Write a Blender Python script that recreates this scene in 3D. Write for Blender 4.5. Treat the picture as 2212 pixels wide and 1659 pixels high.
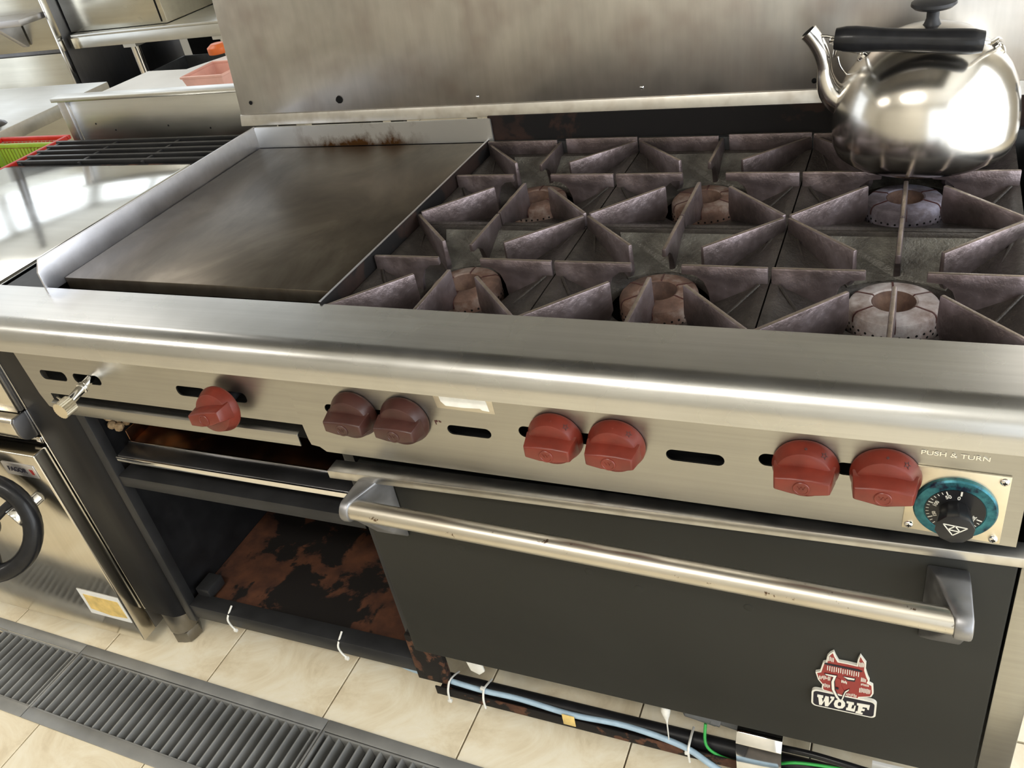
import bpy, bmesh, math, random
from mathutils import Vector, Matrix
random.seed(7)
for o in list(bpy.data.objects): bpy.data.objects.remove(o)
S = bpy.context.scene
COL = S.collection
T = 0.88                      # height of the cooktop above the floor; most z values below are relative to it
PI = math.pi

# ------------------------------------------------------------------ camera
cam_d = bpy.data.cameras.new('camera')
cam = bpy.data.objects.new('camera', cam_d); COL.objects.link(cam)
cam_d.sensor_fit = 'HORIZONTAL'; cam_d.sensor_width = 36.0
cam_d.lens = 1907.475 * 36.0 / 2212.0
cam_d.clip_start = 0.02; cam_d.clip_end = 60
RX = Vector((0.91413876, 0.36970106, -0.16634737))      # image right
RY = Vector((0.08510165, -0.57618176, -0.81287901))     # image down
RZ = Vector((-0.39636855, 0.72892778, -0.55817225))     # view direction
m = Matrix((RX, -RY, -RZ)).transposed().to_4x4()
m.translation = Vector((0.77215122, -0.8992019, 0.57747896 + T))
cam.matrix_world = m
S.camera = cam

# ------------------------------------------------------------------ world, exposure, window light
S.view_settings.view_transform = 'Standard'
S.view_settings.look = 'None'
S.view_settings.gamma = 1.0
S.view_settings.use_curve_mapping = False
S.view_settings.exposure = 0.0
W = bpy.data.worlds.new('world'); S.world = W; W.use_nodes = True
W.node_tree.nodes['Background'].inputs[0].default_value = (0.85, 0.93, 1.0, 1)
W.node_tree.nodes['Background'].inputs[1].default_value = 0.5

ROOM = dict(x0=-4.4, x1=2.7, y0=-2.8, y1=3.6, h=2.8)
def window_light(name, loc, rot, sx, sy, power, col):
    l = bpy.data.lights.new(name, 'AREA'); l.shape = 'RECTANGLE'; l.size = sx; l.size_y = sy
    l.energy = power; l.color = col
    o = bpy.data.objects.new(name, l); COL.objects.link(o); o.location = loc; o.rotation_euler = rot
    return o
DAY = (0.93, 0.97, 1.0)
window_light('daylight_right', (ROOM['x1'] - .02, -0.55, 1.35), (0, PI/2, 0), 2.5, 3.7, 150, DAY)       # right wall windows
window_light('daylight_front', (1.85, ROOM['y0'] + .02, 1.2), (PI/2, 0, 0), 1.4, 2.2, 17, DAY)            # behind the camera, to the right
window_light('daylight_left', (ROOM['x0'] + .02, 1.65, 1.65), (0, -PI/2, 0), 2.1, 3.7, 33, DAY)          # far left wall windows
window_light('daylight_back', (-3.2, ROOM['y1'] - .02, 1.65), (-PI/2, 0, 0), 2.2, 2.1, 23, DAY)            # back wall, far left
WARM = (1.0, 0.95, 0.87)
ADDED_LAMPS = [(-2.6, -1.6), (-2.6, 1.4), (0.0, -1.7), (1.9, 2.8)]  # unseen lamps, added to light the floor and the tables
for i, (x, y) in enumerate(ADDED_LAMPS):
    window_light('added_lamp_light', (x, y, ROOM['h'] - .075), (0, 0, 0), 1.15, 0.28, (22, 12, 38, 16)[i], WARM)

# ------------------------------------------------------------------ materials
MATS = {}
def nt(name):
    mt = bpy.data.materials.new(name); mt.use_nodes = True
    t = mt.node_tree; b = t.nodes['Principled BSDF']; MATS[name] = mt
    return mt, t, b
def node(t, k, **kw):
    n = t.nodes.new(k)
    for a, v in kw.items(): setattr(n, a, v)
    return n
def coords(t, scale=(1, 1, 1), kind='Object'):
    tc = node(t, 'ShaderNodeTexCoord'); mp = node(t, 'ShaderNodeMapping')
    mp.inputs['Scale'].default_value = scale
    t.links.new(tc.outputs[kind], mp.inputs['Vector']); return mp.outputs[0]
def noise(t, vec, scale, detail=4, rough=.55, dist=0.0):
    n = node(t, 'ShaderNodeTexNoise'); n.inputs['Scale'].default_value = scale
    n.inputs['Detail'].default_value = detail; n.inputs['Roughness'].default_value = rough
    n.inputs['Distortion'].default_value = dist
    t.links.new(vec, n.inputs['Vector']); return n.outputs['Fac']
def ramp(t, fac, stops):
    r = node(t, 'ShaderNodeValToRGB'); el = r.color_ramp.elements
    while len(el) < len(stops): el.new(0.5)
    for e, (p, c) in zip(el, stops):
        e.position = p; e.color = (c, c, c, 1) if isinstance(c, (int, float)) else (*c, 1)
    t.links.new(fac, r.inputs[0]); return r.outputs[0]
def mixc(t, fac, a, b, mode='MIX'):
    mx = node(t, 'ShaderNodeMix', data_type='RGBA', blend_type=mode)
    for sck, v in ((mx.inputs[0], fac), (mx.inputs[6], a), (mx.inputs[7], b)):
        if hasattr(v, 'links'): t.links.new(v, sck)
        elif isinstance(v, (int, float)): sck.default_value = v
        else: sck.default_value = (*v, 1)
    return mx.outputs[2]
def bump(t, b, h, strength, dist):
    bp = node(t, 'ShaderNodeBump'); bp.inputs['Strength'].default_value = strength; bp.inputs['Distance'].default_value = dist
    t.links.new(h, bp.inputs['Height']); t.links.new(bp.outputs[0], b.inputs['Normal'])
def plain(name, col, rough=.5, metal=0.0, var=0.12, scale=30, bmp=0.0, coat=0.0):
    mt, t, b = nt(name); v = coords(t)
    if max(col) < .035: b.inputs['Specular IOR Level'].default_value = .22
    n = noise(t, v, scale, 5)
    lo = tuple(c * (1 - var) for c in col); hi = tuple(min(1, c * (1 + var)) for c in col)
    t.links.new(ramp(t, n, [(.3, lo), (.7, hi)]), b.inputs['Base Color'])
    t.links.new(ramp(t, n, [(.2, max(.02, rough * .85)), (.8, min(1, rough * 1.15))]), b.inputs['Roughness'])
    b.inputs['Metallic'].default_value = metal
    b.inputs['Coat Weight'].default_value = coat
    if bmp: bump(t, b, n, bmp, .002)
    return mt
def steel(name, col=(.62, .60, .57), rough=.28, brush=(3, 160, 160), blotch=.12, bscale=2.5, dent=0.0, dscale=3.0, tint=None, rvar=.18, micro=.05, spots=False):
    mt, t, b = nt(name); b.inputs['Metallic'].default_value = 1.0
    v = coords(t); vb = coords(t, brush)
    fine = noise(t, vb, 1.0, 3, .6); big = noise(t, v, bscale, 4, .6, .4); mid = noise(t, v, bscale * 4, 2, .5)
    lo = tuple(c * (1 - blotch) for c in col); hi = tuple(min(1, c * (1 + blotch * .6)) for c in col)
    c0 = ramp(t, big, [(.3, lo), (.72, hi)])
    if tint: c0 = mixc(t, ramp(t, mid, [(.45, 0.0), (.75, .75)]), c0, tint)
    if spots:
        sn = noise(t, v, 75, 3, .6); c0 = mixc(t, ramp(t, sn, [(.66, 0.0), (.71, .9)]), c0, (.10, .055, .03))
    c1 = mixc(t, .18, c0, ramp(t, fine, [(.3, .45), (.7, 1.0)]), 'MULTIPLY')
    t.links.new(c1, b.inputs['Base Color'])
    r1 = ramp(t, mid, [(.25, rough * (1 - rvar)), (.8, rough * (1 + rvar))])
    t.links.new(r1, b.inputs['Roughness'])
    b1 = node(t, 'ShaderNodeBump'); b1.inputs['Strength'].default_value = micro; b1.inputs['Distance'].default_value = .001
    t.links.new(fine, b1.inputs['Height'])
    if dent:
        dn = noise(t, v, dscale, 1.5, .4)
        b2 = node(t, 'ShaderNodeBump'); b2.inputs['Strength'].default_value = dent; b2.inputs['Distance'].default_value = .03
        t.links.new(dn, b2.inputs['Height']); t.links.new(b1.outputs[0], b2.inputs['Normal'])
        t.links.new(b2.outputs[0], b.inputs['Normal'])
    else: t.links.new(b1.outputs[0], b.inputs['Normal'])
    return mt

steel('panel_steel', (.385, .375, .345), .33, (2, 140, 140), .08)
steel('ledge_steel', (.58, .58, .565), .29, (2, 120, 120), .14, 3.0)
steel('splash_steel', (.50, .475, .44), .36, (60, 60, 2), .22, 3.2, dent=.10, dscale=3.5, tint=(.36, .31, .27))
steel('flange_steel', (.56, .545, .51), .34, (2, 60, 60), .18, 9, tint=(.40, .36, .31))
steel('guard_steel', (.66, .66, .70), .38, (4, 60, 60), .08)
steel('lid_steel', (.84, .85, .83), .12, (3, 40, 40), .06, dent=.12, dscale=2.2)
steel('table_steel', (.66, .66, .63), .34, (3, 60, 60), .08)
steel('kettle_steel', (.74, .71, .66), .20, (2, 2, 60), .05, rvar=.2, micro=.02)
steel('chrome', (.80, .79, .77), .10, (5, 5, 5), .04)
steel('handle_steel', (.62, .585, .51), .34, (2, 90, 90), .10, tint=(.46, .41, .33), spots=True)
steel('leg_steel', (.26, .245, .22), .34, (60, 60, 3), .2, 12)
steel('bracket_alloy', (.30, .30, .31), .45, (8, 8, 60), .2, 14)
plain('post_steel', (.006, .006, .007), .40, 0, .2, 12)
steel('front_steel', (.66, .62, .54), .17, (60, 60, 2), .06, rvar=.25)
steel('side_steel', (.20, .20, .21), .35, (60, 60, 2), .1)
steel('appliance_steel', (.62, .60, .52), .24, (2, 50, 50), .06)
steel('tray_glow_steel', (.34, .19, .12), .24, (2, 60, 60), .3, 5, tint=(.75, .30, .09))  # orange tint paints in the warm glow reflected by the tray
steel('plate_gold_steel', (.74, .67, .52), .38, (40, 3, 40), .05)
plain('drain_steel', (.27, .27, .26), .42, .35, .2, 8)
plain('door_enamel', (.017, .017, .0145), .50, 0, .12, 6)
plain('black_paint', (.012, .012, .013), .42, 0, .3, 20, .15)
plain('black_frame', (.030, .030, .031), .38, .3, .2, 18)
plain('blackness', (.004, .004, .004), .9, 0, .2)
plain('black_plastic', (.012, .012, .013), .32, 0, .2, 60, coat=.1)
plain('dark_plastic', (.028, .028, .030), .4, 0, .2, 60)
plain('grey_plastic', (.10, .105, .11), .45, 0, .15, 40)
plain('white_plastic', (.72, .71, .66), .45, 0, .08, 60)
plain('white_sheet', (.82, .82, .80), .4, 0, .04, 10)
plain('blue_cable', (.33, .45, .55), .4, 0, .1, 60)
plain('green_wire', (.03, .34, .06), .4, 0, .1, 60)
plain('red_plastic', (.62, .03, .02), .35, 0, .1, 30)
plain('orange_plastic', (.75, .16, .03), .35, 0, .1, 30)
plain('pale_red_plastic', (.84, .48, .40), .3, 0, .2, 8)
plain('green_plastic', (.35, .50, .06), .35, 0, .1, 30)
plain('tape_yellow', (.72, .52, .18), .55, 0, .22, 40)
plain('grout', (.13, .11, .09), .8, 0, .2, 40)
plain('wall_paint', (.57, .54, .47), .55, 0, .05, 4)
plain('ceiling_paint', (.72, .70, .65), .8, 0, .03, 4)
plain('window_frame', (.6, .6, .58), .5, 0, .05, 10)
plain('insulation', (.35, .24, .13), .9, 0, .6, 60, .6)
plain('emblem_red', (.21, .014, .013), .4, 0, .1, 60)
plain('emblem_black', (.012, .011, .018), .4, 0, .1, 60)
plain('print_white', (.62, .60, .53), .5, 0, .05, 60)
plain('print_dark', (.05, .012, .010), .5, 0, .1, 60)
plain('dark_hatch', (.03, .008, .01), .5, 0, .1, 60)
def knob_mat(name, col):
    mt, t, b = nt(name); v = coords(t)
    n = noise(t, v, 40, 5); n2 = noise(t, v, 400, 2)
    t.links.new(ramp(t, n, [(.3, tuple(c * .75 for c in col)), (.75, tuple(c * 1.2 for c in col))]), b.inputs['Base Color'])
    b.inputs['Roughness'].default_value = .33; b.inputs['Specular IOR Level'].default_value = .4
    bump(t, b, n2, .08, .0005)
knob_mat('knob_red', (.14, .021, .012))
knob_mat('knob_brown', (.048, .017, .013))
def teal_mat():
    mt, t, b = nt('dial_teal'); v = coords(t)
    n = noise(t, v, 55, 5, .6)
    t.links.new(ramp(t, n, [(.36, (.006, .012, .03)), (.45, (.012, .085, .11)), (.7, (.04, .19, .215))]), b.inputs['Base Color'])
    b.inputs['Metallic'].default_value = .6; b.inputs['Roughness'].default_value = .32
teal_mat()
def iron_mat():
    mt, t, b = nt('grate_iron'); v = coords(t)
    n1 = noise(t, v, 9, 4, .6); n2 = noise(t, v, 120, 4, .6)
    c = ramp(t, n1, [(.30, (.070, .056, .050)), (.50, (.19, .15, .15)), (.70, (.42, .355, .375))])
    g = node(t, 'ShaderNodeNewGeometry'); sp = node(t, 'ShaderNodeSeparateXYZ'); t.links.new(g.outputs['Normal'], sp.inputs[0])
    top = ramp(t, sp.outputs['Z'], [(.93, 0.0), (.985, 1.0)])
    wear = node(t, 'ShaderNodeMath', operation='MULTIPLY'); t.links.new(top, wear.inputs[0]); t.links.new(ramp(t, n2, [(.3, .35), (.6, .9)]), wear.inputs[1])
    t.links.new(mixc(t, wear.outputs[0], c, (.27, .225, .17)), b.inputs['Base Color'])
    b.inputs['Metallic'].default_value = .75
    t.links.new(ramp(t, n2, [(.3, .30), (.7, .48)]), b.inputs['Roughness'])
    bump(t, b, n2, .5, .002)
iron_mat()
def bowl_mat():
    mt, t, b = nt('bowl_iron'); v = coords(t)
    n1 = noise(t, v, 13, 5, .6); n2 = noise(t, v, 160, 4, .65)
    t.links.new(ramp(t, n1, [(.3, (.014, .011, .009)), (.55, (.042, .035, .030)), (.75, (.10, .09, .077))]), b.inputs['Base Color'])
    b.inputs['Metallic'].default_value = .25
    t.links.new(ramp(t, n2, [(.3, .35), (.7, .62)]), b.inputs['Roughness'])
    bump(t, b, n2, .55, .003)
bowl_mat()
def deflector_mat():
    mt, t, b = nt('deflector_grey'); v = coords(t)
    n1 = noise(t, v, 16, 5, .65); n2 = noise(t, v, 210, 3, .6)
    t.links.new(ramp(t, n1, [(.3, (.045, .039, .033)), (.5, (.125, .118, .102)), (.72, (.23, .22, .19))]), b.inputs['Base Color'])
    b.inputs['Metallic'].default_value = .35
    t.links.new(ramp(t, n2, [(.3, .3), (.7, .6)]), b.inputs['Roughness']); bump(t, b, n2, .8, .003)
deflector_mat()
def burner_mat(name, a, c, d):
    mt, t, b = nt(name); v = coords(t)
    n1 = noise(t, v, 22, 5, .65); n2 = noise(t, v, 150, 4, .6)
    t.links.new(ramp(t, n1, [(.30, a), (.5, c), (.68, d)]), b.inputs['Base Color'])
    b.inputs['Roughness'].default_value = .75; bump(t, b, n2, .5, .002)
burner_mat('burner_rusty', (.045, .023, .016), (.12, .066, .046), (.24, .19, .165))
burner_mat('burner_pale', (.11, .065, .05), (.28, .24, .23), (.44, .41, .41))
burner_mat('burner_throat', (.02, .010, .007), (.07, .035, .024), (.13, .075, .05))
burner_mat('burner_grey', (.05, .04, .045), (.13, .11, .13), (.27, .26, .33))
def griddle_mat():
    mt, t, b = nt('griddle_iron'); v = coords(t, (1.5, 1, 1))
    n1 = noise(t, v, 3.2, 5, .62, .6); n2 = noise(t, coords(t, (120, 4, 4)), 1.0, 3)
    t.links.new(ramp(t, n1, [(.3, (.060, .049, .037)), (.55, (.125, .103, .077)), (.78, (.24, .21, .165))]), b.inputs['Base Color'])
    b.inputs['Metallic'].default_value = .85
    t.links.new(ramp(t, n1, [(.3, .42), (.75, .30)]), b.inputs['Roughness']); bump(t, b, n2, .05, .001)
griddle_mat()
def rust_mat(name, dark=(.012, .010, .009), r1=(.10, .040, .022), r2=(.24, .085, .035), scale=7, lo=.42, rough=.7):
    mt, t, b = nt(name); v = coords(t)
    n1 = noise(t, v, scale, 7, .62, .3); n2 = noise(t, v, scale * 4, 5)
    rc = ramp(t, n2, [(.3, r1), (.75, r2)])
    t.links.new(mixc(t, ramp(t, n1, [(lo, 0.0), (lo + .03, 1.0)]), dark, rc), b.inputs['Base Color'])
    b.inputs['Roughness'].default_value = rough; b.inputs['Specular IOR Level'].default_value = .2; bump(t, b, n1, .5, .003)
rust_mat('shelf_rust', r1=(.045, .021, .015), r2=(.11, .045, .023), lo=.46); rust_mat('bar_rust', r1=(.05, .022, .015), r2=(.12, .055, .03), scale=14, lo=.55); rust_mat('back_rust', (.008, .007, .007), (.014, .009, .008), (.030, .016, .012), 6, .5, .8)
def guard_rear_mat():
    mt, t, b = nt('guard_burnt_steel'); v = coords(t); b.inputs['Metallic'].default_value = .9
    tc = node(t, 'ShaderNodeTexCoord'); sp = node(t, 'ShaderNodeSeparateXYZ'); t.links.new(tc.outputs['Generated'], sp.inputs[0])
    n = noise(t, coords(t, (1, 1, .6)), 26, 6, .7)
    # baked-on grease along the foot of the guard, thickest in the middle of its length
    a = node(t, 'ShaderNodeMath', operation='SUBTRACT'); t.links.new(n, a.inputs[0])
    zz = ramp(t, sp.outputs['Z'], [(.12, 0.0), (.72, .36)]); t.links.new(zz, a.inputs[1])
    xx = ramp(t, sp.outputs['X'], [(.16, 0.0), (.28, 1.0), (.62, 1.0), (.76, 0.0)])
    mm = node(t, 'ShaderNodeMath', operation='MULTIPLY'); t.links.new(ramp(t, a.outputs[0], [(.20, 0.0), (.46, 1.0)]), mm.inputs[0]); t.links.new(xx, mm.inputs[1])
    t.links.new(mixc(t, mm.outputs[0], (.62, .62, .60), (.12, .055, .018)), b.inputs['Base Color'])
    b.inputs['Roughness'].default_value = .40
guard_rear_mat()
def tile_mat():
    mt, t, b = nt('tile_beige'); v = coords(t)
    oi = node(t, 'ShaderNodeObjectInfo')
    n1 = noise(t, v, 7, 7, .66, 1.2); n2 = noise(t, v, 60, 4)
    c = ramp(t, n1, [(.26, (.60, .49, .32)), (.46, (.80, .70, .51)), (.56, (.86, .78, .60)), (.76, (.92, .87, .74))])
    c2 = mixc(t, .25, c, ramp(t, oi.outputs['Random'], [(0, .8), (1, 1.0)]), 'MULTIPLY')
    t.links.new(c2, b.inputs['Base Color']); t.links.new(ramp(t, n2, [(.3, .30), (.7, .44)]), b.inputs['Roughness'])
    bump(t, b, n1, .05, .004)
tile_mat()
def big_floor_mat():
    mt, t, b = nt('floor_far'); v = coords(t)
    br = node(t, 'ShaderNodeTexBrick'); br.offset = 0.0; br.inputs['Scale'].default_value = 1.0
    br.inputs['Brick Width'].default_value = .302; br.inputs['Row Height'].default_value = .302
    br.inputs['Mortar Size'].default_value = .0025; br.inputs['Color1'].default_value = (.74, .65, .49, 1)
    br.inputs['Color2'].default_value = (.70, .61, .46, 1); br.inputs['Mortar'].default_value = (.13, .11, .09, 1)
    t.links.new(v, br.inputs['Vector']); t.links.new(br.outputs['Color'], b.inputs['Base Color']); b.inputs['Roughness'].default_value = .38
big_floor_mat()
def lamp_mat():
    mt, t, b = nt('lamp_diffuser'); b.inputs['Base Color'].default_value = (.9, .9, .88, 1)
    b.inputs['Emission Color'].default_value = (1, .95, .86, 1); b.inputs['Emission Strength'].default_value = 3.0
lamp_mat()
def clear_red():
    mt, t, b = nt('clear_red'); b.inputs['Base Color'].default_value = (.85, .35, .28, 1); b.inputs['Roughness'].default_value = .15
    b.inputs['Transmission Weight'].default_value = .6
clear_red()

# ------------------------------------------------------------------ mesh helpers (z relative to the cooktop unless world=True)
class MB:
    def __init__(s): s.v = []; s.f = []
    def add(s, vs, fs):
        n = len(s.v); s.v += [tuple(v) for v in vs]; s.f += [tuple(i + n for i in f) for f in fs]; return s
    def box(s, x0, x1, y0, y1, z0, z1):
        return s.add([(x0,y0,z0),(x1,y0,z0),(x1,y1,z0),(x0,y1,z0),(x0,y0,z1),(x1,y0,z1),(x1,y1,z1),(x0,y1,z1)],
                     [(0,3,2,1),(4,5,6,7),(0,1,5,4),(1,2,6,5),(2,3,7,6),(3,0,4,7)])
    def prism(s, poly, axis, a0, a1):
        """poly: 2-D outline; axis 0: (y,z) swept along x, 1: (x,z) along y, 2: (x,y) along z"""
        n = len(poly)
        def P(p, a): return (a, p[0], p[1]) if axis == 0 else (p[0], a, p[1]) if axis == 1 else (p[0], p[1], a)
        vs = [P(p, a0) for p in poly] + [P(p, a1) for p in poly]
        fs = [tuple(range(n)), tuple(range(2*n-1, n-1, -1))] + [(i, i+n, (i+1) % n + n, (i+1) % n) for i in range(n)]
        return s.add(vs, fs)
    def tube(s, path, rad, n=10, cap=True, closed=False):
        path = [Vector(p) for p in path]; k = len(path)
        if not hasattr(rad, '__len__'): rad = [rad] * k
        up = None; rings = []
        for i in range(k):
            a = path[i-1] if (i > 0 or closed) else path[i]; b = path[(i+1) % k] if (i < k-1 or closed) else path[i]
            d = (b - a).normalized()
            if up is None:
                up = Vector((0, 0, 1)) if abs(d.z) < .9 else Vector((1, 0, 0))
            up = (up - d * up.dot(d)).normalized(); w = d.cross(up)
            rings.append([path[i] + (up * math.cos(2*PI*j/n) + w * math.sin(2*PI*j/n)) * rad[i] for j in range(n)])
        vs = [v for r in rings for v in r]; fs = []
        for i in range(k if closed else k-1):
            i2 = (i+1) % k
            for j in range(n): fs.append((i*n+j, i*n+(j+1) % n, i2*n+(j+1) % n, i2*n+j))
        if cap and not closed: fs += [tuple(range(n-1, -1, -1)), tuple((k-1)*n + j for j in range(n))]
        return s.add(vs, fs)
    def lathe(s, prof, c, axis=(0, 0, 1), n=32, xdir=None):
        """prof: (radius, height along axis) pairs"""
        ax = Vector(axis).normalized(); c = Vector(c)
        x = Vector(xdir) if xdir else (Vector((1, 0, 0)) if abs(ax.x) < .9 else Vector((0, 1, 0)))
        x = (x - ax * x.dot(ax)).normalized(); y = ax.cross(x)
        vs = []; fs = []
        for r, h in prof:
            for j in range(n):
                a = 2*PI*j/n; vs.append(c + ax*h + (x*math.cos(a) + y*math.sin(a)) * max(r, 1e-5))
        for i in range(len(prof)-1):
            for j in range(n): fs.append((i*n+j, i*n+(j+1) % n, (i+1)*n+(j+1) % n, (i+1)*n+j))
        fs += [tuple(range(n-1, -1, -1)), tuple((len(prof)-1)*n + j for j in range(n))]
        return s.add(vs, fs)
    def xf(s, M):
        s.v = [tuple(M @ Vector(v)) for v in s.v]; return s

def mesh_from(name, mb, bev=0.0, smooth=35, seg=2):
    me = bpy.data.meshes.new(name); me.from_pydata(mb.v, [], mb.f); me.update()
    bm = bmesh.new(); bm.from_mesh(me)
    bmesh.ops.recalc_face_normals(bm, faces=bm.faces)
    if bev:
        es = [e for e in bm.edges if len(e.link_faces) == 2 and e.calc_face_angle(0) > math.radians(28)]
        bmesh.ops.bevel(bm, geom=es, offset=bev, segments=seg, affect='EDGES', profile=.5, clamp_overlap=True)
    bm.to_mesh(me); bm.free()
    if smooth:
        for p in me.polygons: p.use_smooth = True
        me.set_sharp_from_angle(angle=math.radians(smooth))
    return me
def rootpos(o):
    p = Vector((0, 0, 0))
    while o: p += o.location; o = o.parent
    return p
def obj(name, mb, mat, parent=None, bev=0.0, smooth=35, label=None, world=False, seg=2):
    off = rootpos(parent) if parent else None
    if not world: mb.v = [(x, y, z + T) for x, y, z in mb.v]
    if parent is None:
        xs = [v[0] for v in mb.v]; ys = [v[1] for v in mb.v]; zs = [v[2] for v in mb.v]
        base = Vector(((min(xs)+max(xs))/2, (min(ys)+max(ys))/2, min(zs)))
    else: base = off
    mb.v = [(x-base.x, y-base.y, z-base.z) for x, y, z in mb.v]
    me = mesh_from(name, mb, bev, smooth, seg); me.materials.append(MATS[mat])
    o = bpy.data.objects.new(name, me); COL.objects.link(o)
    if parent: o.parent = parent
    else: o.location = base
    if label: o['label'] = label
    return o
def thing(name, label, cat, loc, group=None):
    o = bpy.data.objects.new(name, None); COL.objects.link(o); o.location = (loc[0], loc[1], loc[2])
    o.empty_display_size = .05
    o['label'] = label; o['category'] = cat
    if group: o['group'] = group
    return o
def tag(o, label, cat, group=None):
    o['label'] = label; o['category'] = cat
    if group: o['group'] = group
    return o
def struct(o):
    o['kind'] = 'structure'; return o
def curve_plate(outer, holes, t):
    """flat plate with real holes; outline in (x, z); returns MB lying in the x-z plane, thickness t along y"""
    cu = bpy.data.curves.new('c', 'CURVE'); cu.dimensions = '2D'; cu.fill_mode = 'BOTH'; cu.extrude = t/2
    for pl in [outer] + holes:
        sp = cu.splines.new('POLY'); sp.points.add(len(pl)-1); sp.use_cyclic_u = True
        for p, q in zip(sp.points, pl): p.co = (q[0], q[1], 0, 1)
    return curve_to_mb(cu)
def curve_to_mb(cu):
    ob = bpy.data.objects.new('c', cu); COL.objects.link(ob)
    dg = bpy.context.evaluated_depsgraph_get(); me = bpy.data.meshes.new_from_object(ob.evaluated_get(dg))
    mb = MB(); mb.add([(v.co.x, -v.co.z, v.co.y) for v in me.vertices], [tuple(p.vertices) for p in me.polygons])
    bpy.data.objects.remove(ob); bpy.data.curves.remove(cu); bpy.data.meshes.remove(me)
    return mb
def text_mb(s, size, t=.0004, shear=0.0, bold=0.0):
    cu = bpy.data.curves.new('t', 'FONT'); cu.body = s; cu.size = size; cu.extrude = t/2; cu.align_x = 'CENTER'; cu.align_y = 'CENTER'
    cu.shear = shear; cu.offset = bold
    return curve_to_mb(cu)
def move(mb, x=0, y=0, z=0, ry=0.0):
    """rotate in the x-z plane about the origin, then move"""
    c, s_ = math.cos(ry), math.sin(ry)
    mb.v = [(a*c - d*s_ + x, b + y, a*s_ + d*c + z) for a, b, d in mb.v]; return mb
def stadium(x0, x1, z0, z1, r=None, n=6):
    r = r or (z1-z0)/2; pts = []
    for cx, cz, a0 in ((x1-r, z1-r, 0), (x0+r, z1-r, PI/2), (x0+r, z0+r, PI), (x1-r, z0+r, 1.5*PI)):
        pts += [(cx + r*math.cos(a0 + PI/2*i/n), cz + r*math.sin(a0 + PI/2*i/n)) for i in range(n+1)]
    return pts
def circ(x, z, r, n=20): return [(x + r*math.cos(2*PI*i/n), z + r*math.sin(2*PI*i/n)) for i in range(n)]

# ================================================================== the room
TX0, TP = -0.515, 0.302            # tile seams along x
DY0, DY1 = -0.150, -0.312          # channel edges
fl = MB()
fl.box(ROOM['x0'], ROOM['x1'], DY0, ROOM['y1'], -.12, -.009)
fl.box(ROOM['x0'], ROOM['x1'], ROOM['y0'], DY1, -.12, -.009)
fl.box(ROOM['x0'], ROOM['x1'], DY1, DY0, -.12, -.085)
floor = struct(obj('floor', fl, 'grout', None, world=True, smooth=0)); floor['label'] = 'beige tiled kitchen floor with dark joints'
tile_me = None
ROWS = [(DY0, DY0 + .298)] + [(DY0 + .302*k, DY0 + .302*k + .299) for k in range(1, 4)] + [(DY1 - .299 - .302*k, DY1 - .302*k) for k in range(3)]
NCOL = range(-4, 7)
for r_i, (ya, yb) in enumerate(ROWS):
    for k in NCOL:
        xa = TX0 + TP*k + .0015
        mb = MB().box(-.1495, .1495, -(yb-ya)/2, (yb-ya)/2, -.0085, 0)
        if tile_me is None or r_i == 0 and k == NCOL[0]:
            tile_me = mesh_from('tile', mb, .0012, 0, 1); tile_me.materials.append(MATS['tile_beige'])
        o = bpy.data.objects.new('tile', tile_me); COL.objects.link(o); o.parent = floor
        o.location = Vector((xa + .1495, (ya+yb)/2, random.uniform(-.0003, .0003))) - floor.location
xl, xr = TX0 + TP*NCOL[0], TX0 + TP*(NCOL[-1]+1)
yt, yb_ = ROWS[3][1] + .003, ROWS[-1][0] - .003
ff = MB().box(ROOM['x0'], xl, DY0, ROOM['y1'], -.0085, 0).box(xr, ROOM['x1'], DY0, ROOM['y1'], -.0085, 0).box(xl, xr, yt, ROOM['y1'], -.0085, 0)
ff.box(ROOM['x0'], xl, ROOM['y0'], DY1, -.0085, 0).box(xr, ROOM['x1'], ROOM['y0'], DY1, -.0085, 0).box(xl, xr, ROOM['y0'], yb_, -.0085, 0)
o = obj('far_tiles', ff, 'floor_far', floor, world=True, smooth=0); o['kind'] = 'stuff'
R_ = ROOM; H = R_['h']
struct(obj('ceiling', MB().box(R_['x0'], R_['x1'], R_['y0'], R_['y1'], H, H+.1), 'ceiling_paint', world=True, smooth=0))
def wall_with_opening(name, axis, pos, thick, a0, a1, o0, o1, z0, z1):
    mb = MB()
    for (s0, s1, u0, u1) in ((a0, o0, 0, H), (o1, a1, 0, H), (o0, o1, 0, z0), (o0, o1, z1, H)):
        if s1 - s0 < .001: continue
        if axis == 0: mb.box(min(pos, pos+thick), max(pos, pos+thick), s0, s1, u0, u1)
        else: mb.box(s0, s1, min(pos, pos+thick), max(pos, pos+thick), u0, u1)
    return struct(obj(name, mb, 'wall_paint', world=True, smooth=0))
def window(n, axis, pos, o0, o1, z0, z1, bars):
    mb = MB(); d = .03
    segs = [(o0, o1, z0, z0+.06), (o0, o1, z1-.06, z1)] + [(o0 + (o1-o0)*i/bars - .025, o0 + (o1-o0)*i/bars + .025, z0, z1) for i in range(bars+1)]
    for a, b, c, e in segs:
        a, b = max(a, o0), min(b, o1)
        mb.box(pos-d, pos+d, a, b, c, e) if axis == 0 else mb.box(a, b, pos-d, pos+d, c, e)
    struct(obj('window_%d' % n, mb, 'window_frame', world=True, smooth=0))
wall_with_opening('wall_right', 0, R_['x1'], .12, R_['y0'], R_['y1'], -2.4, 1.3, .1, 2.6); window(1, 0, R_['x1'] - .06, -2.4, 1.3, .1, 2.6, 4)
wall_with_opening('wall_front', 1, R_['y0'], -.12, R_['x0'], R_['x1'], 1.15, 2.55, .1, 2.3); window(2, 1, R_['y0'] + .06, 1.15, 2.55, .1, 2.3, 2)
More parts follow.
